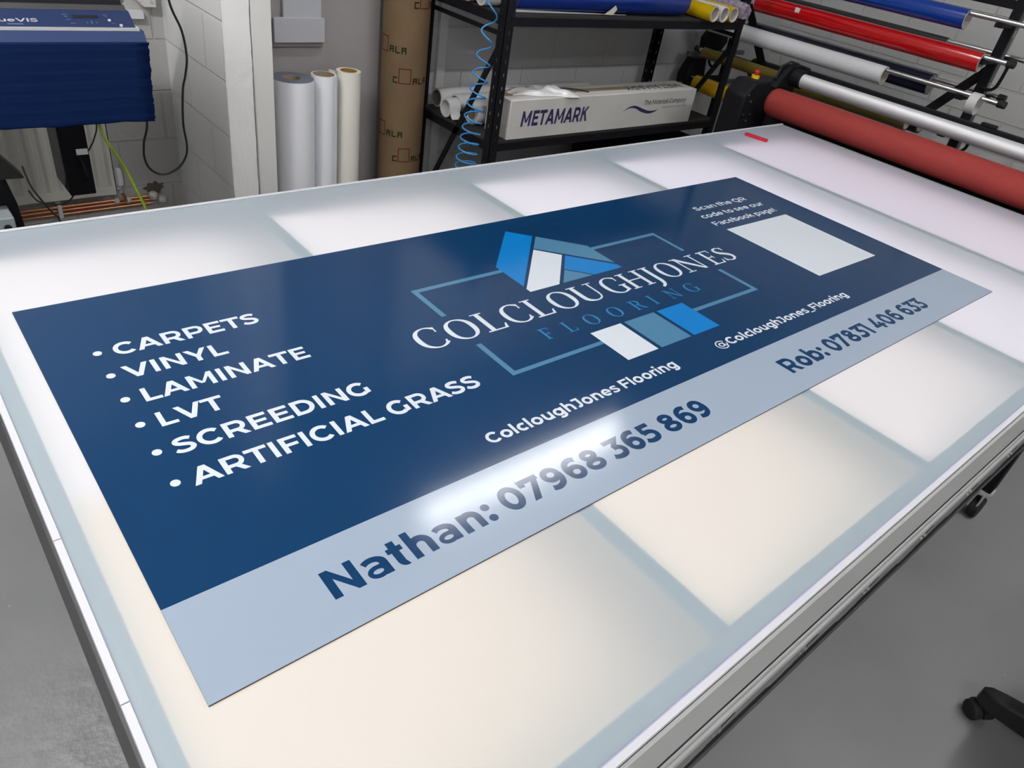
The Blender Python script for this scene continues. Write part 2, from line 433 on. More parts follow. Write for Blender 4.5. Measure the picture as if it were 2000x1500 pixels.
# cam bolts below the front profile
m_bolt = mat('zinc_bolt', (0.75, 0.76, 0.78), 0.2, metal=1.0)
for bx in (0.664, 0.933, 1.180, 1.452, 1.72, 2.0, 2.28, 2.56):
    b = obj('clamp_bracket', MB().prism([(-0.10,0.5605),(-0.085,0.553),(-0.05,0.5535),(-0.04,0.557),(-0.018,0.556),(-0.010,0.5605)], (1,0,0), (0,0,1), (bx,F-0.0068,0), (0,0.004,0)), m_lower, table, smooth=False)
    n = MB()
    n.cyl((bx-0.008, F-0.0066, 0.588), (bx-0.008, F-0.0105, 0.588), 0.0035, n=8)
    n.cyl((bx+0.006, F-0.0066, 0.592), (bx+0.006, F-0.0115, 0.592), 0.0045, n=8)
    obj('bolt', n, m_bolt, b)
    obj('slot', MB().bar((bx+0.016, F-0.0068, 0.590), (bx+0.05, F-0.0068, 0.597), 0.0012, 0.007), rubber, b)
# legs with castors
def table_leg(x, y):
    l = obj('leg', MB().box((x-0.035, y-0.035, 0.13), (x+0.035, y+0.035, 0.655)), black_metal, table, bevel=0.004)
    k = MB()
    k.cyl((x, y, 0.115), (x, y, 0.13), 0.042, n=24)
    k.prism([(-0.037, 0.118), (0.037, 0.118), (0.036, 0.055), (0.018, 0.026), (-0.018, 0.026), (-0.036, 0.055)], (1,0,0), (0,0,1), (x, y-0.026, 0), (0, 0.006, 0))
    k.prism([(-0.037, 0.118), (0.037, 0.118), (0.036, 0.055), (0.018, 0.026), (-0.018, 0.026), (-0.036, 0.055)], (1,0,0), (0,0,1), (x, y+0.020, 0), (0, 0.006, 0))
    k.box((x-0.035, y-0.026, 0.108), (x+0.035, y+0.026, 0.118))
    c = obj('castor', k, mat('cream_castor', (0.45, 0.45, 0.42), 0.5), l, bevel=0.001)
    w = MB(); w.lathe((x, y-0.018, 0.042), (x, y+0.018, 0.042), [(0, 0.012), (0, 0.036), (0.004, 0.042), (0.032, 0.042), (0.036, 0.036), (0.036, 0.012)], 28)
    obj('wheel', w, rubber, c)
for x in (0.12, 2.60):
    for y in (-0.285, 1.30): table_leg(x, y)
obj('stretcher', MB().box((0.15, -0.28, 0.20), (2.63, -0.24, 0.25)), black_metal, table, smooth=False)
obj('stretcher', MB().box((0.15, 1.28, 0.20), (2.63, 1.32, 0.25)), black_metal, table, smooth=False)

for o in [q for q in bpy.data.objects if q.type == 'MESH' and (q.parent == table or (q.parent and q.parent.parent == table))]:
    # the real table is a touch wider towards its far end
    for v in o.data.vertices:
        if v.co.y > 1.2: v.co.y += -0.029 + 0.0195*v.co.x
        elif v.co.y < -0.2: v.co.y += 0.0095*(v.co.x-0.7)
# ================================================================== LETTERING
def ell(cx, cy, rx, ry, a0, a1, n=24):
    return [(cx + rx*math.cos(math.radians(a0+(a1-a0)*k/n)), cy + ry*math.sin(math.radians(a0+(a1-a0)*k/n))) for k in range(n+1)]
def strip(pts, w, closed=False):
    """constant (or per-point) width ribbon with mitred corners -> quads"""
    P = [Vector((p[0], p[1])) for p in pts]; N = len(P)
    ws = w if isinstance(w, (list, tuple)) else [w]*N
    L, R = [], []
    for i in range(N):
        a = P[i-1] if (i > 0 or closed) else None
        b = P[(i+1) % N] if (i < N-1 or closed) else None
        ds = []
        if a is not None and (P[i]-a).length > 1e-9: ds.append((P[i]-a).normalized())
        if b is not None and (b-P[i]).length > 1e-9: ds.append((b-P[i]).normalized())
        d = sum(ds, Vector((0, 0)))
        d = d.normalized() if d.length > 1e-6 else ds[0]
        n = Vector((-d.y, d.x)); c = 1.0
        if len(ds) == 2:
            n1 = Vector((-ds[0].y, ds[0].x)); c = max(n.dot(n1), 0.4)
        L.append(P[i] + n*ws[i]/2/c); R.append(P[i] - n*ws[i]/2/c)
    q = []
    for i in range(N if closed else N-1):
        j = (i+1) % N
        q.append([tuple(R[i]), tuple(R[j]), tuple(L[j]), tuple(L[i])])
    return q
def crom(pts, n=6):
    out = []
    P = [pts[0]] + list(pts) + [pts[-1]]
    for i in range(1, len(P)-2):
        p0, p1, p2, p3 = P[i-1], P[i], P[i+1], P[i+2]
        for k in range(n):
            t = k/n; o = []
            for c in range(len(p1)):
                o.append(0.5*((2*p1[c]) + (-p0[c]+p2[c])*t + (2*p0[c]-5*p1[c]+4*p2[c]-p3[c])*t*t + (-p0[c]+3*p1[c]-3*p2[c]+p3[c])*t**3))
            out.append(tuple(o))
    out.append(tuple(pts[-1])); return out
def rect(x0, y0, x1, y1): return [(x0,y0),(x1,y0),(x1,y1),(x0,y1)]
def disc(cx, cy, r, n=20): return ell(cx, cy, r, r, 0, 360*(n-1)/n, n-1)
def shift(ps, dx, dy=0): return [[(x+dx, y+dy) for x, y in p] for p in ps]
def mirx(ps, w): return [[(w-x, y) for x, y in p] for p in ps]

def sans(w=0.21):
    """bold geometric sans capitals, cap height 1: name -> (lsb, width, rsb, polys)"""
    h = w*0.92; G = {}; xh = 0.755
    def g(c, l, wd, r, ps): G[c] = (l, wd, r, ps)
    A = [[(0,0),(w*1.08,0),(0.53+w*.56,1),(0.53-w*.56,1)], [(1.06,0),(1.06-w*1.08,0),(0.53-w*.56,1),(0.53+w*.56,1)], rect(0.24,0.21,0.82,0.21+h*.9)]
    g('A', .0, 1.06, .0, A)
    g('V', .0, 1.06, .0, [[(x, 1-y) for x, y in p] for p in A[:2]])
    g('Y', .0, .98, .0, [[(0,1),(w*1.12,1),(.49+w*.45,.40),(.49-w*.5,.36)], [(.98,1),(.98-w*1.12,1),(.49-w*.45,.40),(.49+w*.5,.36)], rect(.49-w/2,0,.49+w/2,.42)])
    g('C', .05, .90, .05, strip(ell(.50,.5,.50-w/2,.51-h/2,42,318,30), w))
    g('O', .05, 1.04, .05, strip(ell(.52,.5,.52-w/2,.51-h/2,0,360,40)[:-1], w, True))
    g('Q', .05, 1.04, .05, strip(ell(.52,.5,.52-w/2,.51-h/2,0,360,40)[:-1], w, True) + strip(crom([(.50,.10),(.58,-.08),(.74,-.14),(.94,-.06)]), w*.8))
    g('G', .05, .96, .07, strip(ell(.50,.5,.50-w/2,.51-h/2,44,310,30), w) + [rect(.96-w,.10,.96,.50)] + strip([(.78,.13),(.90,.19)], w*.7))
    g('D', .10, .92, .05, strip([(w/2,h/2),(.42,h/2)] + ell(.42,.5,.5-w/2,.5-h/2,-90,90,24)[1:-1] + [(.42,1-h/2),(w/2,1-h/2)], w, True))
    bowl = strip([(w/2,1-h/2),(.50,1-h/2)] + ell(.50,.645,.36-w/2,.355-h/2,90,-90,16)[1:-1] + [(.50,.29+h/2),(w/2,.29+h/2)], h)
    g('P', .10, .86, .03, [rect(0,0,w,1)] + bowl)
    g('R', .10, .90, .03, [rect(0,0,w,1)] + bowl + [[(.40,.34),(.40+w*1.15,.36),(.90,0),(.90-w*1.18,0)]])
    g('B', .10, .90, .05, [rect(0,0,w,1)] + strip([(w/2,1-h/2),(.5,1-h/2)]+ell(.5,.745,.30-w/2,.255-h/2,90,-90,12)[1:-1]+[(.5,.49+h/2),(w/2,.49+h/2)], h) + strip([(w/2,.55-h/2),(.52,.55-h/2)]+ell(.52,.28,.38-w/2,.28-h/2,90,-90,12)[1:-1]+[(.52,h/2),(w/2,h/2)], h))
    g('E', .10, .76, .05, [rect(0,0,w,1), rect(0,0,.76,h), rect(0,1-h,.74,1), rect(0,.42,.67,.42+h*.92)])
    g('F', .10, .74, .03, [rect(0,0,w,1), rect(0,1-h,.74,1), rect(0,.38,.67,.38+h*.95)])
    g('T', .0, .88, .0, [rect(0,1-h,.88,1), rect(.44-w/2,0,.44+w/2,1)])
    g('L', .10, .68, .03, [rect(0,0,w,1), rect(0,0,.68,h)])
    g('I', .10, w, .10, [rect(0,0,w,1)])
    g('N', .10, .90, .10, [rect(0,0,w,1), rect(.90-w,0,.90,1), [(0,1),(w*.95,1),(.90,0),(.90-w*.95,0)]])
    g('M', .10, 1.10, .10, [rect(0,0,w,1), rect(1.10-w,0,1.10,1), [(0,1),(w*.92,1),(.55+w*.36,.25),(.55-w*.36,.25)], [(1.10,1),(1.10-w*.92,1),(.55-w*.36,.25),(.55+w*.36,.25)]])
    g('K', .10, .90, .0, [rect(0,0,w,1), [(w*.6,.28),(w*.6,.58),(.62,1),(.90,1)], [(.34,.55),(.52,.68),(.92,0),(.66,0)]])
    g('J', .02, .56, .08, strip([(.03,1-h/2),(.56-w/2,1-h/2),(.56-w/2,.33)] + ell(.26,.33,.30-w/2,.34-h/2,0,-128,14)[1:], [h,h]+[w]*15))
    S_ = crom([(.69,.82),(.55,.89),(.38,.905),(.19,.85),(.12,.725),(.2,.61),(.40,.53),(.60,.44),(.68,.29),(.58,.145),(.38,.095),(.18,.13),(.04,.225)])
    g('S', .04, .79, .04, strip(S_, w*.95))
    # lower case
    g('o', .05, .80, .05, strip(ell(.40,xh/2,.40-w/2,xh/2+.01-h/2,0,360,32)[:-1], w, True))
    g('c', .05, .70, .02, strip(ell(.40,xh/2,.40-w/2,xh/2+.01-h/2,48,312,24), w))
    g('e', .05, .78, .05, strip(ell(.39,xh/2,.39-w/2,xh/2+.01-h/2,0,318,28), w) + [rect(w*.5,xh/2-h*.36,.78-w*.1,xh/2+h*.36)])
    arc_a = crom([(.05,.60,h*.86),(.17,.657,h*.86),(.33,.668,h*.9),(.48,.62,h*.95),(.70-w*.56,.52,w),(.70-w/2,.40,w)])
    g('a', .04, .70, .08, [rect(.70-w,0,.70,.41)] + strip([p[:2] for p in arc_a], [p[2] for p in arc_a]) + strip(ell(.32,.215,.32-w*.38,.225-h*.33,0,360,24)[:-1], h*.68, True) + [rect(.32,.44-h*.66,.60,.44)])
    arch = lambda l, r: strip([(r-w/2,0),(r-w/2,xh*.55)] + ell((l+r)/2,xh*.55,(r-l)/2-w/2,xh*.45+.01-h/2,0,180,18)[1:], w)
    g('n', .08, .74, .08, [rect(0,0,w,xh)] + arch(0,.74))
    g('h', .08, .74, .08, [rect(0,0,w,1.06)] + arch(0,.74))
    g('m', .08, 1.18, .08, [rect(0,0,w,xh)] + arch(0,.69) + arch(.69-w,1.18))
    g('u', .08, .74, .08, [[(.74-x, xh-y) for x, y in p] for p in [rect(0,0,w,xh)] + arch(0,.74)])
    g('r', .08, .46, .0, [rect(0,0,w,xh)] + strip(crom([(w*.5,.36),(w*.75,.56),(.30,.645),(.46,.665)]), h))
    S2 = [(x*.82, y*xh) for x, y in S_]
    g('s', .03, .64, .03, strip(S2, w*.82))
    g('t', .02, .50, .02, strip([(.11+w/2,.97),(.11+w/2,.22)] + ell(.33,.22,.22-w/2+.0,.23-h/2,180,290,10)[1:] , w) + [rect(0,xh-h*.9,.47,xh)])
    g('i', .08, w, .08, [rect(0,0,w,xh), disc(w/2,.98,w*.60)])
    g('l', .08, w, .08, [rect(0,0,w,1.06)])
    bo = strip(ell(.42,xh/2,.40-w/2,xh/2+.01-h/2,0,360,32)[:-1], w, True)
    g('b', .08, .82, .05, [rect(0,0,w,1.06)] + bo)
    g('d', .05, .82, .08, mirx([rect(0,0,w,1.06)] + bo, .82))
    g('p', .08, .82, .05, [rect(0,-.27,w,xh)] + bo)
    g('g', .05, .82, .08, mirx([rect(0,.0,w,xh)] + bo, .82) + strip([(.82-w/2,.05)] + ell(.44,-.02,.38-w/2,.27-h/2,0,-140,16), w))
    g('y', .0, .80, .0, [[(0,xh),(w*1.1,xh),(.40+w*.5,.02),(.40-w*.35,.02)], [(.80,xh),(.80-w*1.1,xh),(.16,-.27),(.16+w*1.1,-.27)]] + strip([(.24,-.19),(.06,-.19)], h*.9))
    g('k', .08, .74, .0, [rect(0,0,w,1.06), [(w*.6,.20),(w*.6,.46),(.46,xh),(.72,xh)], [(.26,.40),(.42,.52),(.76,0),(.52,0)]])
    g('w', .0, 1.1, .0, [[(0,xh),(w,xh),(.30+w*.4,0),(.30-w*.4,0)], [(.55-w/2,xh),(.55+w/2,xh),(.30+w*.4,0),(.30-w*.4,0)], [(.55-w/2,xh),(.55+w/2,xh),(.80+w*.4,0),(.80-w*.4,0)], [(1.1-w,xh),(1.1,xh),(.80+w*.4,0),(.80-w*.4,0)]])
    # figures
    g('0', .05, .82, .05, strip(ell(.41,.5,.41-w/2,.51-h/2,0,360,36)[:-1], w, True))
    g('1', .0, .42, .10, [rect(.42-w,0,.42,1), rect(0,1-h,.42,1)])
    g('3', .03, .72, .05, strip([(.04,1-h/2),(.62,1-h/2),(.34,.585)], h*.95) + strip(crom([(.26,.53),(.40,.545),(.56,.47),(.62,.31),(.54,.15),(.34,.095),(.16,.12),(.02,.19)]), w*.95))
    g('4', .02, .90, .03, [[(.40,1),(.40+w*1.12,1),(.28,.22),(0.02,.22)], rect(.02,.20,.90,.20+h*.92), rect(.52,0,.52+w,.55)])
    g('5', .03, .74, .05, strip([(.66,1-h/2),(.20,1-h/2),(.17,.53)], h*.95) + strip(crom([(.12,.535),(.36,.56),(.56,.49),(.64,.32),(.55,.15),(.34,.095),(.16,.12),(.02,.19)]), w*.95))
    six = strip(ell(.41,.33,.37-w/2,.34-h/2,0,360,30)[:-1], w*.95, True) + strip(crom([(.70,.86),(.56,.905),(.42,.895),(.24,.80),(.14,.60),(.135,.36)]), w*.95)
    g('6', .04, .78, .05, six)
    g('9', .04, .78, .05, [[(.80-x, 1-y) for x, y in p] for p in six])
    g('7', .03, .80, .02, [rect(.0,1-h,.80,1), rect(0,.68,w*.92,1), [(.80-w*1.05,1-h*.5),(.80,1-h*.4),(.36,0),(.36-w*1.15,0)]])
    g('8', .04, .80, .05, strip(ell(.40,.735,.345-w/2,.275-h/2,0,360,28)[:-1], w*.92, True) + strip(ell(.40,.285,.40-w/2,.295-h/2,0,360,30)[:-1], w*.92, True))
    g(':', .06, w*1.15, .06, [disc(w*.58,w*.6,w*.62), disc(w*.58,.62,w*.62)])
    g('.', .06, w*1.15, .06, [disc(w*.58,w*.6,w*.62)])
    g('!', .06, w, .06, [disc(w*.5,w*.55,w*.58), [(w*.15,.34),(w*.85,.34),(w*1.05,1),(-w*.05,1)]])
    g('_', .0, .62, .0, [rect(0,-.17,.62,-.03)])
    at = strip(ell(.62,.40,.56,.55,-38,-322,40)[::-1], w*.55)
    g('@', .04, 1.24, .06, at + strip(ell(.60,.40,.235,.23,0,360,24)[:-1], w*.62, True) + strip(crom([(.85,.64),(.85,.30),(.90,.17),(1.02,.17),(1.12,.27),(1.17,.46)]), w*.6))
    g(' ', 0, .30, 0, [])
    return G
def words(s, G, x0, x1, base, cap, k=0.0):
    """one entry per word: (word, polygons)"""
    out = []; run = layout(s, G, x0, x1, base, cap, 0.0, True)
    for w in s.split(' '):
        ps = []
        for _ in w: ps += run.pop(0)
        if run: run.pop(0)
        out.append((w, ital(ps, k, base) if k else ps))
    return out
def ital(ps, k=0.13, base=0): return [[(x+(y-base)*k, y) for x, y in p] for p in ps]
def layout(s, G, x0, x1, base, cap, track=0.0, per_glyph=False):
    tot = 0; pos = []
    for i, ch in enumerate(s):
        l, wd, r, ps = G[ch]
        if i: tot += l + track
        pos.append((tot, ps)); tot += wd
        if i < len(s)-1: tot += r
    k = (x1-x0)/tot
    out = []
    if per_glyph:
        return [[[(x0 + (x+t)*k, base + y*cap) for x, y in p] for p in ps] for t, ps in pos]
    for t, ps in pos:
        for p in ps: out.append([(x0 + (x+t)*k, base + y*cap) for x, y in p])
    return out
SANS = sans(0.21); SANSB = sans(0.235); SANST = sans(0.12); SANSM = sans(0.19)

def serif():
    t, th, sf = 0.145, 0.05, 0.045; G = {}
    def sr(cx, y, hw=.13):       # slab serif centred at cx
        return rect(cx-hw, y, cx+hw, y+sf)
    def vell(cx, cy, rx, ry, a0, a1, n=36, T=t*1.1, closed=False):
        pts, ws = [], []
        for k in range(n+(0 if closed else 1)):
            a = math.radians(a0+(a1-a0)*k/n)
            w = th + (T-th)*abs(math.cos(a))**1.6
            pts.append((cx+(rx-w/2*abs(math.cos(a)))*math.cos(a), cy+(ry-w/2*abs(math.sin(a)))*math.sin(a))); ws.append(w)
        return strip(pts, ws, closed)
    # every glyph is drawn in a 0..1 wide box later scaled to its own width
    G['O'] = (.92, vell(.46,.5,.46,.515,0,360,44,closed=True))
    cc = vell(.48,.5,.48,.515,52,318,36)
    G['C'] = (.82, cc + [[(.72,.70),(.775,.70),(.79,.97),(.745,.90)]] + [[(.74,.24),(.80,.16),(.82,.26),(.80,.28)]])
    G['G'] = (.92, vell(.48,.5,.48,.515,52,292,36) + [[(.72,.70),(.775,.70),(.79,.97),(.745,.90)], rect(.70,.06,.70+t,.42), rect(.60,.40,.92,.40+sf), [(.55,.0),(.70,.02),(.845,.10),(.70,.12)]])
    G['L'] = (.70, [rect(.11,0,.11+t,1), rect(0,0,.62,sf+.01), rect(0,1-sf,.36,1), [(.53,.0),(.64,0),(.70,.24),(.655,.24)]])
    G['U'] = (.95, [rect(.12,.36,.12+t,1), rect(.75,.36,.75+th*1.25,1), sr(.19,1-sf,.17), sr(.78,1-sf,.15)] +
              strip(crom([(.12+t/2,.40,t),(.21,.20,t*.95),(.33,.075,t*.75),(.50,.03,th*1.2),(.66,.08,th*1.1),(.75,.2,th*1.1),(.78,.40,th*1.25)]) and
                    [(p[0], p[1]) for p in crom([(.12+t/2,.40,t),(.215,.20,t),(.33,.075,t*.7),(.50,.03,th*1.2),(.66,.08,th*1.1),(.75,.2,th*1.1),(.78,.40,th*1.25)])],
                    [p[2] for p in crom([(.12+t/2,.40,t),(.215,.20,t),(.33,.075,t*.7),(.50,.03,th*1.2),(.66,.08,th*1.1),(.75,.2,th*1.1),(.78,.40,th*1.25)])]))
    G['H'] = (.98, [rect(.10,0,.10+t,1), rect(.735,0,.735+t,1), rect(.2,.48,.8,.48+th*1.1)] + [sr(c,y,.172) for c in (.172,.808) for y in (0,1-sf)])
    jj = crom([(.285,.95,t),(.285,.30,t),(.28,.02,t),(.21,-.18,t*.8),(.05,-.30,th*1.6)])
    G['J'] = (.44, strip([(p[0],p[1]) for p in jj], [p[2] for p in jj]) + [rect(.07,1-sf,.44,1)])
    G['N'] = (1.0, [rect(.15,0,.15+th*1.2,1), rect(.81,0,.81+th*1.2,1), [(.06,1),(.25,1),(.87,0),(.75,0)], rect(0,1-sf,.26,1), sr(.18,0,.16), sr(.84,1-sf,.16)])
    G['E'] = (.76, [rect(.11,0,.11+t,1), rect(0,0,.70,sf+.01), rect(0,1-sf-.01,.66,1), rect(.2,.49,.54,.49+th*1.05), [(.60,1),(.67,1),(.67,.79),(.635,.79)], [(.60,0),(.71,0),(.76,.23),(.715,.23)], rect(.50,.41,.545,.62)])
    G['F'] = (.70, [rect(.11,0,.11+t,1), rect(0,0,.38,sf), rect(0,1-sf-.01,.64,1), rect(.2,.46,.52,.46+th*1.05), [(.58,1),(.65,1),(.70,.78),(.655,.78)], rect(.48,.38,.525,.60)])
    G['I'] = (.38, [rect(.12,0,.12+t,1), rect(0,0,.38,sf), rect(0,1-sf,.38,1)])
    ss = crom([(.54,.74,th),(.50,.88,th*1.1),(.34,.965,th*1.2),(.16,.90,t*.75),(.11,.76,t),(.20,.61,t*1.1),(.38,.49,t*1.15),(.53,.34,t*1.1),(.53,.17,t*.9),(.40,.05,t*.6),(.26,.03,th*1.2),(.10,.11,th*1.2),(.05,.27,th)])
    G['S'] = (.64, strip([(p[0],p[1]) for p in ss], [p[2] for p in ss]) + [[(.50,.74),(.555,.74),(.565,.98),(.53,.94)], [(.03,.28),(.085,.28),(.06,.04),(.02,.03)]])
    rb = crom([(.2,.965,th),(.42,.955,th*1.2),(.57,.88,t*.8),(.615,.74,t),(.57,.58,t*.8),(.42,.50,th*1.2),(.2,.49,th)])
    G['R'] = (.86, [rect(.11,0,.11+t,1), rect(0,0,.36,sf), rect(0,1-sf,.3,1), [(.38,.50),(.53,.50),(.80,.03),(.64,.03)], rect(.66,0,.86,sf)] + strip([(p[0],p[1]) for p in rb], [p[2] for p in rb]))
    return G
SERIF = serif()
def set_serif(items, base, cap):
    out = []
    for ch, a, b in items:
        wd, ps = SERIF[ch]; k = (b-a)/wd
        for p in ps: out.append([(a+x*k, base+y*cap) for x, y in p])
    return out

# ================================================================== SIGN BOARD
sign = thing('sign_board', 'large dark blue flooring sign lying flat on the glowing table', 'sign', (1.22, 0.5, T))
def gloss(name, col, rough=0.10):
    return mat(name, col, rough, spec=0.30, bump=0.012, bscale=420)
m_navy = gloss('print_navy', (0.0035, 0.033, 0.098))
m_navy2 = gloss('print_deep_navy', (0.0037, 0.0315, 0.092))
m_band = gloss('print_pale_grey_blue', (0.295, 0.355, 0.44))
m_white = gloss('print_white', (0.60, 0.645, 0.70))
m_blue = gloss('print_bright_blue', (0.004, 0.17, 0.48))
m_teal = gloss('print_slate_blue', (0.066, 0.185, 0.305))
m_sky = gloss('print_sky_blue', (0.025, 0.185, 0.41))
SW, SH = 2.44, 1.0
b = MB(); b.cur = 1; b.box((0, 0, T+0.0001), (SW, SH, SZ-0.0002)); b.cur = 0
b.add([(0,0,SZ),(SW,0,SZ),(SW,SH,SZ),(0,SH,SZ)], [(0,1,2,3)])
obj('board', b, [m_navy, mat('board_edge', (0.02, 0.015, 0.03), 0.4)], sign, smooth=False, fix=False)
LZ = [SZ + 0.0001]
def printed(name, polys, m, lab=None, dz=0.0):
    o = obj(name, MB().flat(polys, (0, 0, LZ[0]+dz), (1,0,0), (0,1,0)), m, sign, smooth=False, fix=False)
    # every printed face looks up
    me = o.data; bm = bmesh.new(); bm.from_mesh(me)
    bm.normal_update()
    for f in bm.faces:
        if f.normal.z < 0: f.normal_flip()
    bm.to_mesh(me); bm.free()
    if lab: o['label'] = lab
    return o
# faint darker emblem behind the logo
printed('watermark', [[(0.80,0.161),(1.30,0.161),(1.30,0.30),(1.02,0.60),(1.02,0.78),(0.80,0.55)]][:0] or
        [[(0.975,0.162),(2.438,0.162),(2.438,0.42),(2.10,0.42),(1.60,0.94),(1.22,0.94),(0.86,0.58),(0.86,0.28)]], m_navy2, 'slightly darker emblem shape', 0.0)
printed('footer_band', [rect(0,0,SW,0.161)], m_band, 'pale grey-blue band along the bottom', 0.0001)
D = 0.0002
def line(s, G, x0, x1, base, cap, m, what):
    for w, ps in words(s, G, x0, x1, base, cap): printed('lettering', ps, m, what + (' ' + w if w.isupper() and len(w) > 2 or w.isdigit() else ''), D)
for s, x0, x1, y in (('CARPETS',.123,.405,.766),('VINYL',.117,.305,.6845),('LAMINATE',.1245,.438,.6035),('LVT',.1245,.237,.5245),('SCREEDING',.1215,.4835,.4435),('ARTIFICIAL GRASS',.119,.689,.3605)):
    line(s, SANS, x0, x1, y, .0415, m_white, 'white capitals')
    printed('bullet', [disc(.0958, y+.0215, .0078, 28)], m_white, None, D)
line('Nathan: 07968 365 869', SANSB, .1955, 1.066, .0545, .0525, m_navy, 'large dark blue print')
line('Rob: 07831 406 633', SANSB, 1.3695, 2.105, .0545, .0525, m_navy, 'dark blue print')
line('ColcloughJones Flooring', SANS, .591, 1.133, .2075, .0285, m_white, 'white print')
line('@ColcloughJones_Flooring', SANS, 1.290, 1.907, .209, .0265, m_white, 'white print')
line('Scan the QR', SANSM, 1.968, 2.268, .820, .027, m_white, 'white small print')
line('code to see our', SANSM, 1.938, 2.296, .7645, .027, m_white, 'white small print')
line('Facebook page!', SANSM, 1.932, 2.292, .7075, .027, m_white, 'white small print')
printed('blank_square', [rect(1.941,.326,2.294,.674)], m_white, 'plain white square', D)
# logo
printed('logo_frame', [rect(.767,.735,1.045,.749), rect(.767,.618,.781,.735)], m_teal, 'upper left corner of the slate frame', D)
printed('logo_frame', [rect(.767,.370,.781,.488), rect(.767,.358,1.050,.370)], m_teal, 'lower left corner of the slate frame', D)
printed('logo_frame', [rect(1.380,.739,1.660,.753), rect(1.647,.623,1.660,.739)], m_teal, 'upper right corner of the slate frame', D)
printed('logo_frame', [rect(1.650,.371,1.665,.491), rect(1.376,.358,1.665,.371)], m_teal, 'lower right corner of the slate frame', D)
printed('logo_tile', [[(1.2125,.935),(1.043,.766),(1.043,.651),(1.268,.879)]], m_blue, 'bright blue left roof plank', .0003)
printed('logo_tile', [[(1.2115,.808),(1.0415,.638),(1.0415,.622),(1.141,.622),(1.268,.750)]], m_white, 'white roof plank', .0003)
printed('logo_tile', [[(1.276,.873),(1.2165,.813),(1.383,.652),(1.383,.766)]], m_teal, 'slate roof plank', .0003)
printed('logo_tile', [[(1.2745,.744),(1.214,.682),(1.273,.623),(1.381,.623),(1.381,.640)]], m_blue, 'bright blue right roof plank', .0003)
printed('logo_tile', [[(1.211,.678),(1.156,.623),(1.266,.623)]], m_teal, 'small slate triangle', .0003)
printed('logo_tile', [rect(1.0425,.282,1.146,.406)], m_white, 'white upright plank', .0003)
printed('logo_tile', [rect(1.159,.282,1.269,.406)], m_teal, 'slate upright plank', .0003)
printed('logo_tile', [rect(1.281,.282,1.383,.406)], m_blue, 'bright blue upright plank', .0003)
printed('lettering', set_serif([('C',.657,.724),('O',.739,.816),('L',.827,.889),('C',.900,.967),('L',.978,1.039),('O',1.051,1.129),('U',1.1335,1.2245),('G',1.2405,1.316),('H',1.319,1.404),('J',1.405,1.446),('O',1.462,1.539),('N',1.549,1.650),('E',1.672,1.729),('S',1.737,1.792)], .5145, .0805), m_white, 'large white serif firm name', .0004)
for it in [('F',.932,.961),('L',1.002,1.032),('O',1.070,1.113),('O',1.153,1.196),('R',1.238,1.278),('I',1.309,1.326),('N',1.376,1.423),('G',1.456,1.501)]:
    printed('letter', set_serif([it], .4305, .043), m_sky, 'mid-blue serif letter ' + it[0], .0004)

# small red strip lying on the table
tag(obj('plastic_strip', MB().box((-0.055,-0.011,0),(0.055,0.011,0.012)), mat('red_acrylic', (0.55, 0.005, 0.03), 0.3), bevel=0.0015),
    'small bright red strip on the table near the coral roller', 'strip')
bpy.data.objects['plastic_strip'].location = (3.045, 1.322, T+0.0005)
bpy.data.objects['plastic_strip'].rotation_euler = (0, 0, math.radians(-79))

# ================================================================== GANTRY at the far end of the table
gan = thing('laminating_gantry', 'black roller gantry with coral and silver rollers at table end', 'machine', (3.6, 0.5, 0))
m_coral = mat('coral_silicone', (0.29, 0.036, 0.031), 0.65, spec=0.25, var=0.04, vscale=40)
r = 0.070
mb = MB(); L = 2.15
prof = [(0,0.0),(0,0.030),(0.004,0.048),(0.012,0.060),(0.024,0.0675),(0.04,0.070),(L-0.04,0.070),(L-0.024,0.0675),(L-0.012,0.06),(L,0.03),(L,0.0)]
mb.lathe((3.54, 1.605, 0.888), (3.54, 1.605-L, 0.888), prof, 64)
obj('pressure_roller', mb, m_coral, gan)
mb = MB(); mb.cyl((3.75, 1.575, 0.987), (3.75, -0.55, 0.987), 0.0345, n=48)
obj('silver_roller', mb, mat('satin_roller', (0.76, 0.77, 0.79), 0.5, metal=0.5), gan)
mb = MB(); mb.cyl((3.75, 1.655, 0.990), (3.75, 1.576, 0.990), 0.046, n=32)
obj('roller_bearing', mb, black_plastic, gan, bevel=0.004)
obj('cross_beam', MB().box((3.83, -0.55, 0.975), (3.87, 1.66, 1.027)), black_metal, gan, bevel=0.003)
obj('beam_stop', MB().box((3.835, 0.62, 1.0272), (3.865, 0.69, 1.043)), black_plastic, gan, bevel=0.004)
obj('lower_beam', MB().box((3.64, -0.55, 0.72), (3.70, 1.66, 0.80)), black_metal, gan, smooth=False)
# end housing at the far side
hs = MB()
hs.prism([(3.40,0.66),(3.86,0.66),(3.86,0.93),(3.78,0.955),(3.47,0.965),(3.40,0.90)], (1,0,0), (0,0,1), (0,1.665,0), (0,0.13,0))
house = obj('end_housing', hs, black_plastic, gan, bevel=0.012)
hs = MB(); hs.prism([(3.60,0.94),(3.90,0.94),(3.90,1.03),(3.80,1.05),(3.70,1.045),(3.64,0.99)], (1,0,0), (0,0,1), (0,1.63,0), (0,0.05,0))
obj('bearing_plate', hs, black_metal, gan, bevel=0.006)
mb = MB(); mb.tube([(3.62,1.66,0.98),(3.65,1.665,1.04),(3.72,1.66,1.062),(3.79,1.655,1.05)], 0.006, 8)
obj('cable_loop', mb, rubber, gan)
mb = MB(); mb.cyl((3.56,1.742,0.962), (3.56,1.742,0.978), 0.021, n=24)
st = obj('emergency_stop', mb, mat('yellow_plastic', (0.75, 0.50, 0.01), 0.4), gan)
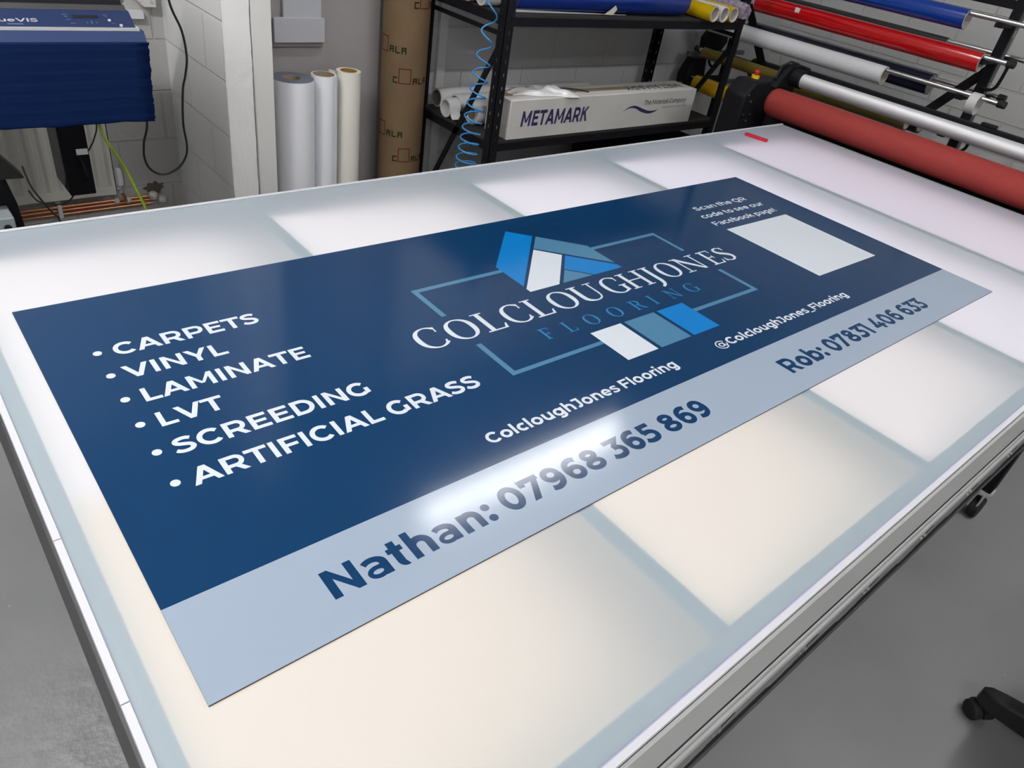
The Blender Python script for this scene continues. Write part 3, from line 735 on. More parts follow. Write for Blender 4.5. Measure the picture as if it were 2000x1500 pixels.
mb = MB(); mb.lathe((3.56,1.742,0.978), (3.56,1.742,1.01), [(0,0.006),(0.006,0.007),(0.010,0.014),(0.018,0.0155),(0.024,0.012),(0.027,0.0)], 24)
obj('button', mb, mat('red_button', (0.55, 0.01, 0.01), 0.35), st)['label'] = 'red mushroom button'
for k in range(6):
    mb = MB(); q = [(3.43,0.90),(3.45,0.84),(3.44,0.80),(3.47,0.77),(3.50,0.80),(3.46,0.87)][k]
    mb.cyl((q[0],1.660,q[1]), (q[0],1.666,q[1]), 0.007, n=10)
    obj('screw', mb, m_bolt, gan)
# near end housing (out of the frame) and stands
hs = MB(); hs.prism([(3.40,0.66),(3.86,0.66),(3.86,0.93),(3.78,0.955),(3.47,0.965),(3.40,0.90)], (1,0,0), (0,0,1), (0,-0.78,0), (0,0.22,0))
obj('end_housing', hs, black_plastic, gan, bevel=0.012)
for y in (1.70, -0.74):
    obj('stand', MB().box((3.52,y,0.0),(3.66,y+0.14,0.665)), black_metal, gan, smooth=False)

# ================================================================== ROLL RACK by the right wall
rack = thing('roll_rack', 'black steel storage rack holding coloured vinyl rolls on rods', 'rack', (4.6, 1.7, 0))
PX = 4.555
for y in (1.0, 2.62):
    p = obj('post', MB().box((PX, y-0.025, 0.0), (PX+0.06, y+0.025, 1.52)), black_metal, rack, bevel=0.003)
    obj('side_strip', MB().box((PX+0.008, y-0.029, 0.06), (PX+0.052, y-0.0252, 1.47)), mat('slotted_grey_strip', (0.07, 0.072, 0.075), 0.4, metal=0.5), p, smooth=False)
    n = MB()
    for k in range(9): n.box((PX+0.022, y-0.031, 0.30+0.13*k), (PX+0.032, y-0.0288, 0.335+0.13*k))
    obj('slots', n, steel, p, smooth=False)
    obj('foot', MB().box((4.27, y-0.03, 0.0), (4.95, y+0.03, 0.05)), black_metal, rack, bevel=0.004)
obj('top_beam', MB().box((PX+0.005, 1.02, 1.462), (PX+0.045, 2.61, 1.503)), black_metal, rack, bevel=0.003)
obj('bottom_beam', MB().box((PX+0.005, 1.02, 0.10), (PX+0.045, 2.61, 0.15)), black_metal, rack, bevel=0.003)
obj('brace', MB().bar((4.605, 1.02, 1.165), (4.605, 1.62, 0.365), 0.012, 0.05, (0,1,0.75)), black_metal, rack)
obj('brace', MB().bar((4.605, 2.60, 1.165), (4.605, 2.0, 0.365), 0.012, 0.05, (0,1,-0.75)), black_metal, rack)
def hook(x, y, z):
    """J-shaped arm carrying a rod on the outer side of a post"""
    o = 1 if y > 1.8 else -1
    pts = [(x, y+o*0.020, z-0.135), (x, y+o*0.065, z-0.137), (x, y+o*0.088, z-0.120), (x, y+o*0.096, z-0.09), (x, y+o*0.100, z-0.015)]
    obj('hook', MB().tube([tuple(p) for p in crom(pts, 6)], 0.0085, 10), black_metal, rack)
def rod(x, z, y0=0.87, y1=2.70):
    q = obj('rod', MB().cyl((x, y0, z), (x, y1, z), 0.0125, n=20), steel, rack)
    obj('end_cap', MB().cyl((x, y0-0.030, z), (x, y0+0.012, z), 0.0185, n=16), rubber, q, bevel=0.004)
    obj('end_cap', MB().cyl((x, y1-0.012, z), (x, y1+0.030, z), 0.0185, n=16), rubber, q, bevel=0.004)
    s = 1 if x > PX+0.03 else -1
    for y in (1.0, 2.62):
        a, b2 = (x-0.012, PX) if s < 0 else (PX+0.06, x+0.012)
        obj('arm', MB().box((a, y-0.018, z-0.034), (b2, y+0.018, z-0.0126)), black_metal, rack, bevel=0.002)
# vinyl rolls, hanging on the rods by their cores
def roll(label, x, rodz, y0, y1, ro, col, rough=0.18, core=0.034, group='vinyl rolls on the rack', tag_y=None, name='vinyl_roll', dz=None, coat=0.6):
    zc = rodz - (core-0.0130) if dz is None else rodz+dz
    t = thing(name, label, 'roll', (x, (y0+y1)/2, zc), group)
    mm = mat('vinyl_%02d%02d%02d' % tuple(int(c*99) for c in col), col, rough, coat=coat, bump=0.03, bscale=9)
    n = 7; mb = MB()
    L = y1-y0; prof = [(0, core+0.003), (0, ro)] + [(L*k/n, ro*(1+0.006*math.sin(k*1.7+L*5))) for k in range(1, n)] + [(L, ro), (L, core+0.003)]
    mb.lathe((x, y0, zc), (x, y1, zc), prof, 56)
    obj('vinyl', mb, mm, t, ang=40)
    obj('core', MB().pipe((x, y0-0.002, zc), (x, y1+0.002, zc), core+0.0028, core), mat('white_core', (0.62, 0.60, 0.56), 0.7), t)
    return t
rz = {'red': 1.230, 'blue': 1.408, 'white': 1.066, 'navy': 1.040, 'low': 0.865}
rod(4.4, 1.240); rod(4.4, 1.414); rod(4.33, 1.066, 0.80); rod(4.72, 1.043, 0.93); rod(4.72, 1.240, 0.83); rod(4.33, 0.872); rod(4.72, 0.83, 0.93)
for z in (1.228, 0.90): hook(4.50, 1.0, z)
for z in (1.228, 0.90): hook(4.50, 2.62, z)
RED = roll('glossy red vinyl roll below the topmost blue one on the rack', 4.4, 1.240, 0.998, 2.40, 0.049, (0.50, 0.004, 0.006), core=0.040)
obj('tape_label', MB().lathe((4.4, 2.02, 1.2130), (4.4, 2.05, 1.2130), [(0,0.0502),(0.03,0.0502)], 56) if False else MB().box((4.352,2.08,1.222),(4.358,2.11,1.248)), white_plastic, RED)['label'] = 'small white tape tab'
roll('glossy royal blue vinyl roll on the topmost rod of the rack', 4.4, 1.414, 1.158, 2.53, 0.049, (0.002, 0.04, 0.29), core=0.043)
roll('white vinyl roll with curled end on the rod below the red roll', 4.33, 1.066, 1.425, 2.66, 0.048, (0.72, 0.73, 0.75), 0.4, core=0.041, coat=0.1)
roll('dark navy vinyl roll behind the white one on the rack', 4.72, 1.043, 1.312, 2.62, 0.060, (0.004, 0.006, 0.03), 0.25, core=0.046)
roll('thin charcoal roll behind the red vinyl roll', 4.72, 1.240, 1.325, 2.60, 0.024, (0.02, 0.02, 0.022), 0.5, core=0.018)
roll('olive gold vinyl roll with a pale end low on the rack', 4.33, 0.872, 2.06, 2.655, 0.034, (0.14, 0.10, 0.015), 0.3, core=0.024)
roll('long olive brown roll seen under the silver roller', 4.33, 0.872, 1.195, 2.0, 0.044, (0.10, 0.07, 0.008), 0.3, core=0.034)
roll('matt black roll low at the back of the rack', 4.72, 0.83, 1.265, 2.5, 0.060, (0.006, 0.006, 0.007), 0.6, core=0.045, coat=0.0)
t = roll('bright yellow vinyl roll low behind the end post of the shelving', 4.20, 0.696, 2.28, 2.56, 0.049, (0.62, 0.36, 0.004), 0.25, core=0.034, dz=0.0, name='vinyl_roll')
# tiny roll of tape hanging on the white roll's rod
obj_tape = thing('tape_roll', 'narrow white roll hanging on the rod end below the red roll', 'roll', (4.33, 0.92, 1.03))
obj('tape', MB().pipe((4.33, 0.893, 1.0345), (4.33, 0.940, 1.0345), 0.0525, 0.0440), mat('white_tape', (0.70, 0.68, 0.66), 0.5), obj_tape)
# stand arms for the yellow roll
obj('arm', MB().box((4.17, 2.575, 0.69), (PX, 2.605, 0.725)), black_metal, rack)
obj('peg', MB().cyl((4.20, 2.24, 0.7165), (4.20, 2.60, 0.7165), 0.012), steel, rack)
# guard plates of the far rack end
for (x, y, z0, z1, w, d) in ((4.50, 2.70, 0.86, 1.02, 0.12, 0.10), (4.42, 2.74, 0.60, 0.80, 0.10, 0.16)):
    pl = MB(); pl.prism([(-w, z0), (w*0.6, z0), (w, z0+(z1-z0)*0.35), (w*0.7, z1), (-w*0.5, z1), (-w*1.1, z0+(z1-z0)*0.5)], (1,0,0), (0,0,1), (x, y-0.01, 0), (0, d*0.5, 0))
    obj('guard_plate', pl, black_plastic, rack, bevel=0.004)
for z in (0.80, 0.60):
    obj('cross_rail', MB().bar((4.30, 2.76, z+0.03), (4.95, 2.76, z+0.03), 0.02, 0.03), mat('grey_rail', (0.16, 0.165, 0.17), 0.4, metal=0.5), rack)

# ================================================================== SHELVING
sx0, sx1, sy0, sy1 = 2.185, 4.005, 2.2, 2.82
shelf = thing('shelving_unit', 'black metal garage shelving against the back wall', 'shelving', (3.1, 2.5, 0))
def post(x, y, dx, dy):
    """perforated angle: front flange along x, side flange along y"""
    mb = MB(); W_, t_ = 0.05, 0.0025
    H = 1.86
    xa, xb = (x, x+W_*dx); ya, yb = (y, y+W_*dy)
    z = 0.0
    def flange(horizontal):
        def bx(u0, u1, z0, z1):
            if horizontal: mb.box((x+dx*u0, y, z0), (x+dx*u1, y+dy*t_, z1))
            else: mb.box((x, y+dy*u0, z0), (x+dx*t_, y+dy*u1, z1))
        a, c = 0.0275, 0.0325
        bx(0, a, 0, H); bx(c, W_, 0, H)
        z = 0.0; k = 0
        while z < H:
            z2 = min(z+0.043, H)
            bx(a, c, z, z2); z += 0.060; k += 1
    flange(True); flange(False)
    p = obj('post', mb, black_metal, shelf, smooth=False)
    obj('foot', MB().box((x-dx*0.003, y-dy*0.003, 0), (x+dx*0.056, y+dy*0.056, 0.03)), rubber, p)
post(sx0, sy0, 1, 1); post(sx1, sy0, -1, 1); post(sx0, sy1, 1, -1); post(sx1, sy1, -1, -1)
m_deck = mat('dark_shelf_board', (0.02, 0.019, 0.018), 0.75, bump=0.1)
for z in (0.06, 0.580, 1.148, 1.80):
    d = obj('shelf_board', MB().box((sx0+0.006, sy0+0.006, z-0.012), (sx1-0.006, sy1-0.006, z)), m_deck, shelf, smooth=False)
    bz = 0.050
    for y in (sy0+0.003, sy1-0.018):
        obj('beam', MB().box((sx0+0.004, y, z-bz), (sx1-0.004, y+0.015, z-0.0125)), black_metal, d, smooth=False)
    for x in (sx0+0.003, sx1-0.018):
        obj('beam', MB().box((x, sy0+0.02, z-bz), (x+0.015, sy1-0.02, z-0.0125)), black_metal, d, smooth=False)
for x in (sx0+0.006, sx1-0.006):
    obj('brace', MB().bar((x, sy0+0.03, 1.062), (x, sy1-0.02, 1.066), 0.006, 0.020), black_metal, shelf)
    obj('brace', MB().bar((x, sy0+0.03, 1.01), (x, sy1-0.14, 0.20), 0.006, 0.032, (0,1,0)), black_metal, shelf)

# carton with printed name
zb = 0.5805
cart = thing('carton', 'long white printed carton on the front of the shelf', 'carton', (2.99, 2.29, zb))
m_carton = mat('white_carton', (0.60, 0.585, 0.555), 0.65, var=0.05, vscale=5)
cx0, cx1, cy0, cy1, cz1 = 2.290, 3.735, 2.205, 2.385, zb+0.192
obj('box', MB().box((cx0, cy0, zb), (cx1, cy1, cz1)), m_carton, cart, bevel=0.004)
m_purple = mat('purple_ink', (0.035, 0.022, 0.10), 0.5)
def front(name, polys, m, lab):
    o = obj(name, MB().flat(polys, (0, cy0-0.0008, 0), (1,0,0), (0,0,1)), m, cart, smooth=False, fix=False); o['label'] = lab
for w, ps in words('METAMARK', SANSB, 2.368, 2.832, 0.642, 0.0755, .10): front('lettering', ps, m_purple, 'large purple word on the carton side')
for w, ps in words('The Materials Company', SANSM, 3.276, 3.655, 0.702, 0.026, .10): front('lettering', ps, mat('grey_ink', (0.11, 0.11, 0.13), 0.6), 'grey word of the slogan')
front('lettering', ital(layout('www.metamark.co.uk', SANST, 3.445, 3.66, 0.676, 0.014), .05, 0.676), mat('pale_grey_ink', (0.28, 0.28, 0.30), 0.6), 'small pale web address')
sw = crom([(3.112,.674,.001),(3.16,.693,.008),(3.21,.694,.014),(3.27,.674,.019),(3.33,.660,.016),(3.38,.662,.009),(3.415,.672,.001)])
front('swoosh', strip([(p[0],p[1]) for p in sw], [p[2] for p in sw]), m_purple, 'purple wave mark')
o = obj('lettering', MB().flat([[(-x, -y) for x, y in p] for p in layout('METAMARK', SANSB, -3.66, -3.17, -2.325, 0.075)], (0,0,cz1+0.0008), (1,0,0), (0,1,0)), mat('grey_ink', (0,0,0)), cart, smooth=False, fix=False)
o['label'] = 'dark word on the carton top'
obj('tape', MB().box((cx0+0.02, (cy0+cy1)/2-0.025, cz1+0.0004), (cx1-0.55, (cy0+cy1)/2+0.025, cz1+0.0009)), mat('brown_tape', (0.36, 0.28, 0.16), 0.35), cart, smooth=False)
obj('end_label', MB().box((cx0-0.0012, cy0+0.02, zb+0.07), (cx0-0.0004, cy0+0.13, zb+0.17)), mat('pale_label', (0.66, 0.67, 0.70), 0.5), cart, smooth=False)
# black crate added to fill the dark area under the shelf
cr = thing('filler_crate', 'added black crate filling the dark area below the printed carton', 'crate', (3.64, 2.5, 0.0605))
k = MB(); k.box((3.34, 2.27, 0.0605), (3.95, 2.75, 0.075)); k.box((3.34, 2.27, 0.075), (3.355, 2.75, 0.43)); k.box((3.935, 2.27, 0.075), (3.95, 2.75, 0.43)); k.box((3.355, 2.27, 0.075), (3.935, 2.285, 0.43)); k.box((3.355, 2.735, 0.075), (3.935, 2.75, 0.43))
obj('body', k, black_plastic, cr, smooth=False)
obj('rim', MB().box((3.333, 2.263, 0.4302), (3.957, 2.757, 0.445)), black_plastic, cr, bevel=0.003)
# crumpled plastic bag on the carton
def bag():
    mb = MB(); n, k = 26, 18; vs = []; rnd = random.Random(5)
    for j in range(k+1):
        for i in range(n+1):
            u, v = i/n*2-1, j/k*2-1
            e = max(0.0, 1-abs(u)**3)*max(0.0, 1-abs(v)**3)
            z = 0.004 + 0.030*e + e*(0.010*math.sin(5*u+3*v)+0.006*math.sin(9*u-4*v)+0.004*math.sin(17*u+9*v))
            vs.append((u*0.195+0.01*math.sin(6*v), v*0.062+0.008*math.sin(7*u), max(z, 0.003)*0.8))
    fs = [(j*(n+1)+i, j*(n+1)+i+1, (j+1)*(n+1)+i+1, (j+1)*(n+1)+i) for j in range(k) for i in range(n)]
    # underside
    o_ = len(vs); vs += [(x, y, 0.0) for x, y, z in vs]
    fs += [tuple(o_+q for q in f[::-1]) for f in fs]
    per = [i for i in range(n+1)] + [(j+1)*(n+1)-1 for j in range(1, k+1)] + [k*(n+1)+i for i in range(n-1, -1, -1)] + [j*(n+1) for j in range(k-1, 0, -1)]
    for a, b2 in zip(per, per[1:]+per[:1]): fs.append((a, b2, b2+o_, a+o_))
    return mb.add(vs, fs)
o = tag(obj('plastic_bag', bag(), mat('white_polythene', (0.74, 0.75, 0.75), 0.25, coat=0.4), ang=80), 'crumpled white plastic bag lying on the printed carton', 'bag')
o.location = (2.560, 2.29, cz1+0.0012); o.rotation_euler = (0, 0, -0.28)
tag(obj('cable_tie', MB().tube([tuple(p) for p in crom([(2.70,2.335,cz1+.004),(2.76,2.33,cz1+.005),(2.82,2.30,cz1+.005),(2.86,2.25,cz1+.004)], 5)], 0.003, 8), rubber), 'short black strap lying on the carton beside the bag', 'strap')
# white tubes lying on the lower shelf
def tube_roll(label, x0, x1, y, z, ro, ri, tilt=0.0, col=(0.66,0.66,0.67), group='white rolls on the lower shelf'):
    t = thing('paper_roll', label, 'roll', (x0, y, z), group)
    obj('paper', MB().pipe((x0, y, z), (x1, y+tilt, z), ro, ri+0.003), mat('paper_white', col, 0.6), t)
    obj('core', MB().pipe((x0-0.001, y, z), (x1, y+tilt, z), ri+0.0028, ri), mat('grey_card_core', (0.20, 0.17, 0.14), 0.8), t)
tube_roll('white roll at the back of the lower shelf nearest the wall', 2.255, 3.38, 2.765, zb+0.0475, 0.047, 0.036)
tube_roll('white roll second from the wall on the lower shelf', 2.30, 3.3, 2.664, zb+0.0465, 0.046, 0.033)
tube_roll('white roll lying right behind the printed carton', 2.262, 3.45, 2.468, zb+0.0595, 0.059, 0.030)
tube_roll('white roll with a loose edge, nearest the blue hose', 2.225, 3.3, 2.598, zb+0.0515, 0.051, 0.036, 0.0) if False else None
# front roll, its loose sheet hanging
t = thing('paper_roll', 'white roll with a loose curling edge, nearest the hose', 'roll', (2.24, 2.585, zb), 'white rolls on the lower shelf')
zz = zb + 0.155
obj('paper', MB().pipe((2.20, 2.590, zb+0.047), (2.2615, 2.590, zb+0.047), 0.046, 0.037) if False else MB().pipe((2.195, 2.600, zb+0.0475), (2.2585, 2.600, zb+0.0475), 0.047, 0.037), mat('paper_white', (0,0,0)), t)
lf = crom([(2.553, zb+0.05), (2.548, zb+0.02), (2.530, zb+0.006), (2.512, zb+0.012)], 5)
obj('loose_edge', MB().prism([(a, b2) for a, b2 in lf] + [(a, b2+0.0015) for a, b2 in lf[::-1]], (0,1,0), (0,0,1), (2.195,0,0), (0.06,0,0)), mat('paper_white', (0,0,0)), t)
tube_roll('white roll ending beside the second carton', 2.245, 2.2600, 2.475, zb+0.20, 0.05, 0.032) if False else None

# upper shelf: blue roll, yellow tubes, wrapped bundle
zu = 1.1485
def long_roll(name, label, p, q, ro, ri, m, group=None, cat='roll', zfloor=None):
    t = thing(name, label, cat, p, group)
    obj('vinyl', MB().pipe(p, q, ro, ri+0.003), m, t)
    obj('core', MB().pipe(Vector(p)+(Vector(p)-Vector(q)).normalized()*0.001, Vector(q)+(Vector(q)-Vector(p)).normalized()*0.001, ri+0.0028, ri), mat('white_core', (0,0,0)), t)
    return t
m_royal = mat('royal_blue_vinyl', (0.004, 0.028, 0.22), 0.2, coat=0.6)
BR = long_roll('vinyl_roll', 'thick royal blue roll lying along the front of the upper shelf', (2.265, 2.290, zu+0.0755), (3.478, 2.290, zu+0.0755), 0.075, 0.04, m_royal)
# pale liner showing under the roll and a tab of tape
obj('liner_edge', MB().prism([(2.27, 0), (3.02, 0), (3.02, 0.002), (2.27, 0.010)], (1,0,0), (0,0,1), (0, 2.2525, zu+0.001), (0, -0.002, 0)), mat('paper_white', (0,0,0)), BR)
obj('tape_tab', MB().prism([(2.812,1.158),(2.872,1.157),(2.898,1.182),(2.883,1.200),(2.852,1.180)], (1,0,0), (0,0,1), (0, 2.208, 0), (0, -0.002, 0)), mat('cream_tape', (0.55, 0.53, 0.45), 0.5), BR)
m_yel = mat('yellow_vinyl', (0.55, 0.36, 0.004), 0.22, coat=0.6)
m_clear = mat('white_vinyl', (0.66, 0.66, 0.68), 0.3)
ends = [(3.600, m_yel, 'yellow roll beside the blue roll, end on, upper shelf', 0.040), (3.688, m_clear, 'white roll between two yellow rolls on the upper shelf', 0.040), (3.776, m_yel, 'yellow roll beside the purple wrapped bundle', 0.040)]
for x, mm, lab, rr in ends:
    long_roll('vinyl_roll', lab, (x, 2.13, zu+0.0415), (x, 2.72, zu+0.0415), rr, rr-0.006, mm, 'rolls end on at the right of the upper shelf')
def bundle():
    mb = MB(); n, k = 28, 14; vs = []; rnd = random.Random(11)
    for j in range(k+1):
        f = j/k; y = 2.12 + 0.5*f
        rr = 0.050*(0.75+0.25*math.sin(min(f*6, PI/2))) 
        for i in range(n):
            a = 2*PI*i/n
            q = rr*(1+0.10*math.sin(5*a+j)+rnd.uniform(-.08, .08))
            vs.append((3.880+q*math.cos(a), y+rnd.uniform(-.006,.006), zu+0.0575+q*0.95*math.sin(a)))
    fs = [(j*n+i, j*n+(i+1) % n, (j+1)*n+(i+1) % n, (j+1)*n+i) for j in range(k) for i in range(n)]
    fs += [tuple(range(n))[::-1], tuple(range(k*n, k*n+n))]
    return mb.add(vs, fs)
tag(obj('wrapped_bundle', bundle(), mat('purple_film_wrap', (0.30, 0.25, 0.33), 0.25, var=0.5, vscale=40, coat=0.5), ang=30), 'bundle in crinkled purple-grey film at right end of upper shelf', 'bundle')
# left end of the upper shelf: rolls with ends to the left
m_wrap = mat('pink_film_wrap', (0.50, 0.34, 0.30), 0.3, var=0.35, vscale=30, coat=0.4)
long_roll('wrapped_roll', 'roll in crinkled pinkish film at left end of upper shelf', (2.165, 2.47, zu+0.0505), (2.50, 2.47, zu+0.0505), 0.050, 0.032, m_wrap, 'rolls at the left of the upper shelf')
long_roll('paper_roll', 'white roll beside the front post on the upper shelf', (2.17, 2.375, zu+0.0385), (2.262, 2.375, zu+0.0385), 0.038, 0.028, m_clear, 'rolls at the left of the upper shelf')
long_roll('wrapped_roll', 'cream roll rearmost at the left end of the upper shelf', (2.17, 2.585, zu+0.0465), (2.8, 2.585, zu+0.0465), 0.046, 0.030, mat('cream_film', (0.55, 0.48, 0.42), 0.35), 'rolls at the left of the upper shelf')

# ================================================================== BLUE COILED HOSE
ZS = [1.30, 1.215, 1.100, 1.010, 0.940, 0.875, 0.815, 0.760, 0.712, 0.667, 0.622, 0.578, 0.54, 0.50, 0.465]
def hose():
    # (z of the left extremes measured down the coil)
    zs = ZS
    cx = lambda z: 1.929 + 0.075*max(0, z-0.57)
    rad = lambda z: 0.046 - 0.020*min(1, max(0, (z-0.57)/0.6))
    pts = []
    for k in range(len(zs)-1):
        for q in range(28):
            f = q/28
            g = 0.72*f/0.5 if f < 0.5 else 0.72 + 0.28*(f-0.5)/0.5      # the coil sags on its near side
            z = zs[k] + (zs[k+1]-zs[k])*(0.6*g+0.4*f)
            a = PI + 2*PI*f + 0.35
            pts.append((cx(z) + rad(z)*math.cos(a), 2.05 + rad(z)*math.sin(a), z))
    top = [(pts[0][0]+0.02, pts[0][1], 1.38), (2.0, 2.05, 1.9), (2.0, 2.05, CEIL)]
    end = [(pts[-1][0]+0.02, pts[-1][1], pts[-1][2]-0.05), (pts[-1][0]+0.05, pts[-1][1], 0.30)]
    return [tuple(p) for p in crom(top[::-1], 6)[:-1]] + pts + [tuple(p) for p in crom(end, 4)]
tag(obj('air_hose', MB().tube(hose(), 0.0036, 10), mat('blue_hose', (0.03, 0.23, 0.55), 0.3, coat=0.4), ang=60), 'bright blue coiled air hose hanging in front of the black shelving', 'hose')

# ================================================================== CARDBOARD TUBE
ct = thing('cardboard_tube', 'tall brown printed cardboard tube standing beside the shelving', 'tube', (2.04, 2.755, 0))
kraft = mat('kraft_card', (0.152, 0.096, 0.047), 0.7, var=0.08, vscale=9)
CR = 0.112; ccx, ccy = 2.030, 2.752
obj('tube', MB().pipe((ccx, ccy, 0.0005), (ccx, ccy, 1.72), CR, CR-0.008, 64), kraft, ct)
def on_tube(polys, u0, z0):
    """polys in metres -> wrapped on the tube; u measured from the side facing the camera"""
    a0 = math.atan2(-0.523-ccy, -0.124-ccx); out = MB()
    for p in polys:
        # subdivide long edges
        q = []
        for (x1, y1), (x2, y2) in zip(p, p[1:]+p[:1]):
            n = max(1, int(abs(x2-x1)/0.006))
            for k in range(n): q.append((x1+(x2-x1)*k/n, y1+(y2-y1)*k/n))
        out.add([(ccx+(CR+0.0012)*math.cos(a0+(u0+x)/CR), ccy+(CR+0.0012)*math.sin(a0+(u0+x)/CR), z0+y) for x, y in q], [tuple(range(len(q)))])
    return out
def hsplit(p):      # axis-aligned rect -> slices that follow the curve
    xs = [a for a, b2 in p]; ys = [b2 for a, b2 in p]
    x0, x1, y0, y1 = min(xs), max(xs), min(ys), max(ys); n = max(1, int((x1-x0)/0.005))
    return [rect(x0+(x1-x0)*k/n, y0, x0+(x1-x0)*(k+1)/n, y1) for k in range(n)]
def sq_letters(s, h=0.030):
    """square stencil capitals"""
    w, t = h*0.78, h*0.21; out = []; x = 0
    for ch in s:
        if ch == 'C': R = [rect(0,0,w,t), rect(0,h-t,w,h), rect(0,0,t,h)]
        elif ch == 'A': R = [rect(0,h-t,w,h), rect(0,0,t,h), rect(w-t,0,w,h), rect(0,h*.42,w,h*.42+t)]
        elif ch == 'L': R = [rect(0,0,w,t), rect(0,0,t,h)]
        for q in R:
            for sl in hsplit([(x+a, b2) for a, b2 in q]): out.append(sl)
        x += w*1.32
    return out
m_ink_g = mat('dark_green_ink', (0.018, 0.024, 0.010), 0.9, spec=0.1); m_ink_r = mat('brick_red_ink', (0.11, 0.018, 0.010), 0.9, spec=0.1)
def sqframe(w, h, t=0.0045):
    out = []
    for q in (rect(0,0,w,t), rect(0,h-t,w,h), rect(0,0,t,h), rect(w-t,0,w,h)): out += hsplit(q)
    return out
def on(polys, u, z, m, nm, lab):
    o = obj(nm, on_tube(polys, u, z), m, ct, smooth=False, fix=False); o['label'] = lab
for u, z, part in ((-0.012, 0.735, 'full'), (0.006, 0.345, 'full'), (-0.150, 0.872, 'tail'), (-0.147, 0.470, 'tail'), (0.072, 1.075, 'full')):
    if part == 'full':
        on(sq_letters('C'), u-0.040, z, m_ink_g, 'lettering', 'dark green letter')
        on(sqframe(0.062, 0.072), u-0.012, z+0.0, m_ink_r, 'square_mark', 'red square outline')
        on(sq_letters('ALA'), u+0.060, z, m_ink_g, 'lettering', 'dark green letters')
    else:
        on(sqframe(0.062, 0.072), u+0.000, z-0.004, m_ink_r, 'square_mark', 'red square outline')
        on(sq_letters('ALA'), u+0.072, z, m_ink_g, 'lettering', 'dark green letters')

# ================================================================== STANDING ROLLS
def stand_roll(label, x, y, h, ro, ri, col, spiral=False, mcore=None):
    t = thing('material_roll', label, 'roll', (x, y, 0), 'rolls standing by the grey wall')
    L = h
    obj('material', MB().pipe((x, y, 0.0005), (x, y, h), ro, ri+0.004, 64), mat('sheet_%d' % int(col[0]*1000+col[2]*37), col, 0.42), t)
    obj('core', MB().pipe((x, y, 0.0005), (x, y, h+0.001), ri+0.0038, ri, 40), mcore or cardboard, t)
    return t
a = stand_roll('thickest white roll with a grey-blue end, left of three standing', 1.408, 2.70, 0.770, 0.096, 0.036, (0.86, 0.87, 0.91))
obj('end_layers', MB().pipe((1.408, 2.70, 0.7695), (1.408, 2.70, 0.7712), 0.0945, 0.041, 48), mat('blue_grey_layers', (0.15, 0.165, 0.21), 0.6), a)
b_ = stand_roll('slim white roll in the middle of the three standing', 1.570, 2.712, 0.778, 0.058, 0.046, (0.84, 0.855, 0.90))
lf = [(1.570+0.061*math.cos(q), 2.712+0.061*math.sin(q)) for q in [math.radians(d) for d in range(-70, 20, 8)]]
obj('loose_edge', MB().prism(lf + [(x*1.0+0.0016, y) for x, y in lf[::-1]], (1,0,0), (0,1,0), (0,0,0.001), (0,0,0.765)), mat('sheet_edge', (0.84,0.855,0.90), 0.42), b_)
c_ = stand_roll('cream white roll, right of the three standing', 1.703, 2.722, 0.788, 0.058, 0.036, (0.80, 0.78, 0.70), mcore=mat('amber_core', (0.30, 0.17, 0.04), 0.6))
obj('loose_edge', MB().box((1.632, 2.700, 0.001), (1.634, 2.745, 0.79)) if False else MB().prism([(1.6325,2.72),(1.628,2.745),(1.622,2.760),(1.6205,2.760),(1.6265,2.742),(1.631,2.72)], (1,0,0), (0,1,0), (0,0,0.001), (0,0,0.787)), mat('sheet_cream', (0.80,0.78,0.70), 0.42), c_)

# white boards on the grey wall
b1 = tag(obj('wall_board', MB().box((1.393, 2.835, 0.884), (1.640, 2.8525, 0.988)), mat('white_board', (0.52, 0.53, 0.57), 0.35), bevel=0.002), 'small white rectangular board low on grey wall above standing rolls', 'board')
b2_ = tag(obj('wall_board', MB().box((1.446, 2.853, 0.975), (1.632, 2.8715, 1.35)), mat('white_board', (0,0,0)), bevel=0.002), 'taller white board on grey wall, partly behind the small one', 'board')
tag(obj('wall_backing', MB().box((1.392, 2.853, 0.862), (1.638, 2.8719, 0.9735)), mat('grey_backing', (0.24, 0.22, 0.21), 0.6), bevel=0.001), 'grey backing strip under the small white board', 'backing')
tag(obj('door_knob', MB().lathe((1.345, 2.872, 0.955), (1.345, 2.80, 0.955), [(0,0.022),(0.008,0.022),(0.012,0.010),(0.03,0.010),(0.036,0.024),(0.05,0.028),(0.062,0.020),(0.066,0.0)], 24), mat('dark_knob', (0.05,0.045,0.04), 0.4)), 'dark round knob half hidden behind the white door trim', 'knob')

# ================================================================== PRINTER
pr = thing('large_format_printer', 'dark blue wide-format printer standing in the wall niche', 'printer', (-0.7, 2.3, 0))
m_pblue = mat('printer_blue', (0.013, 0.026, 0.082), 0.42, spec=0.35)
m_pdark = mat('dark_blue_cloth', (0.0008, 0.0105, 0.056), 0.6, spec=0.12)
PXL, PXR = -2.1, 0.598
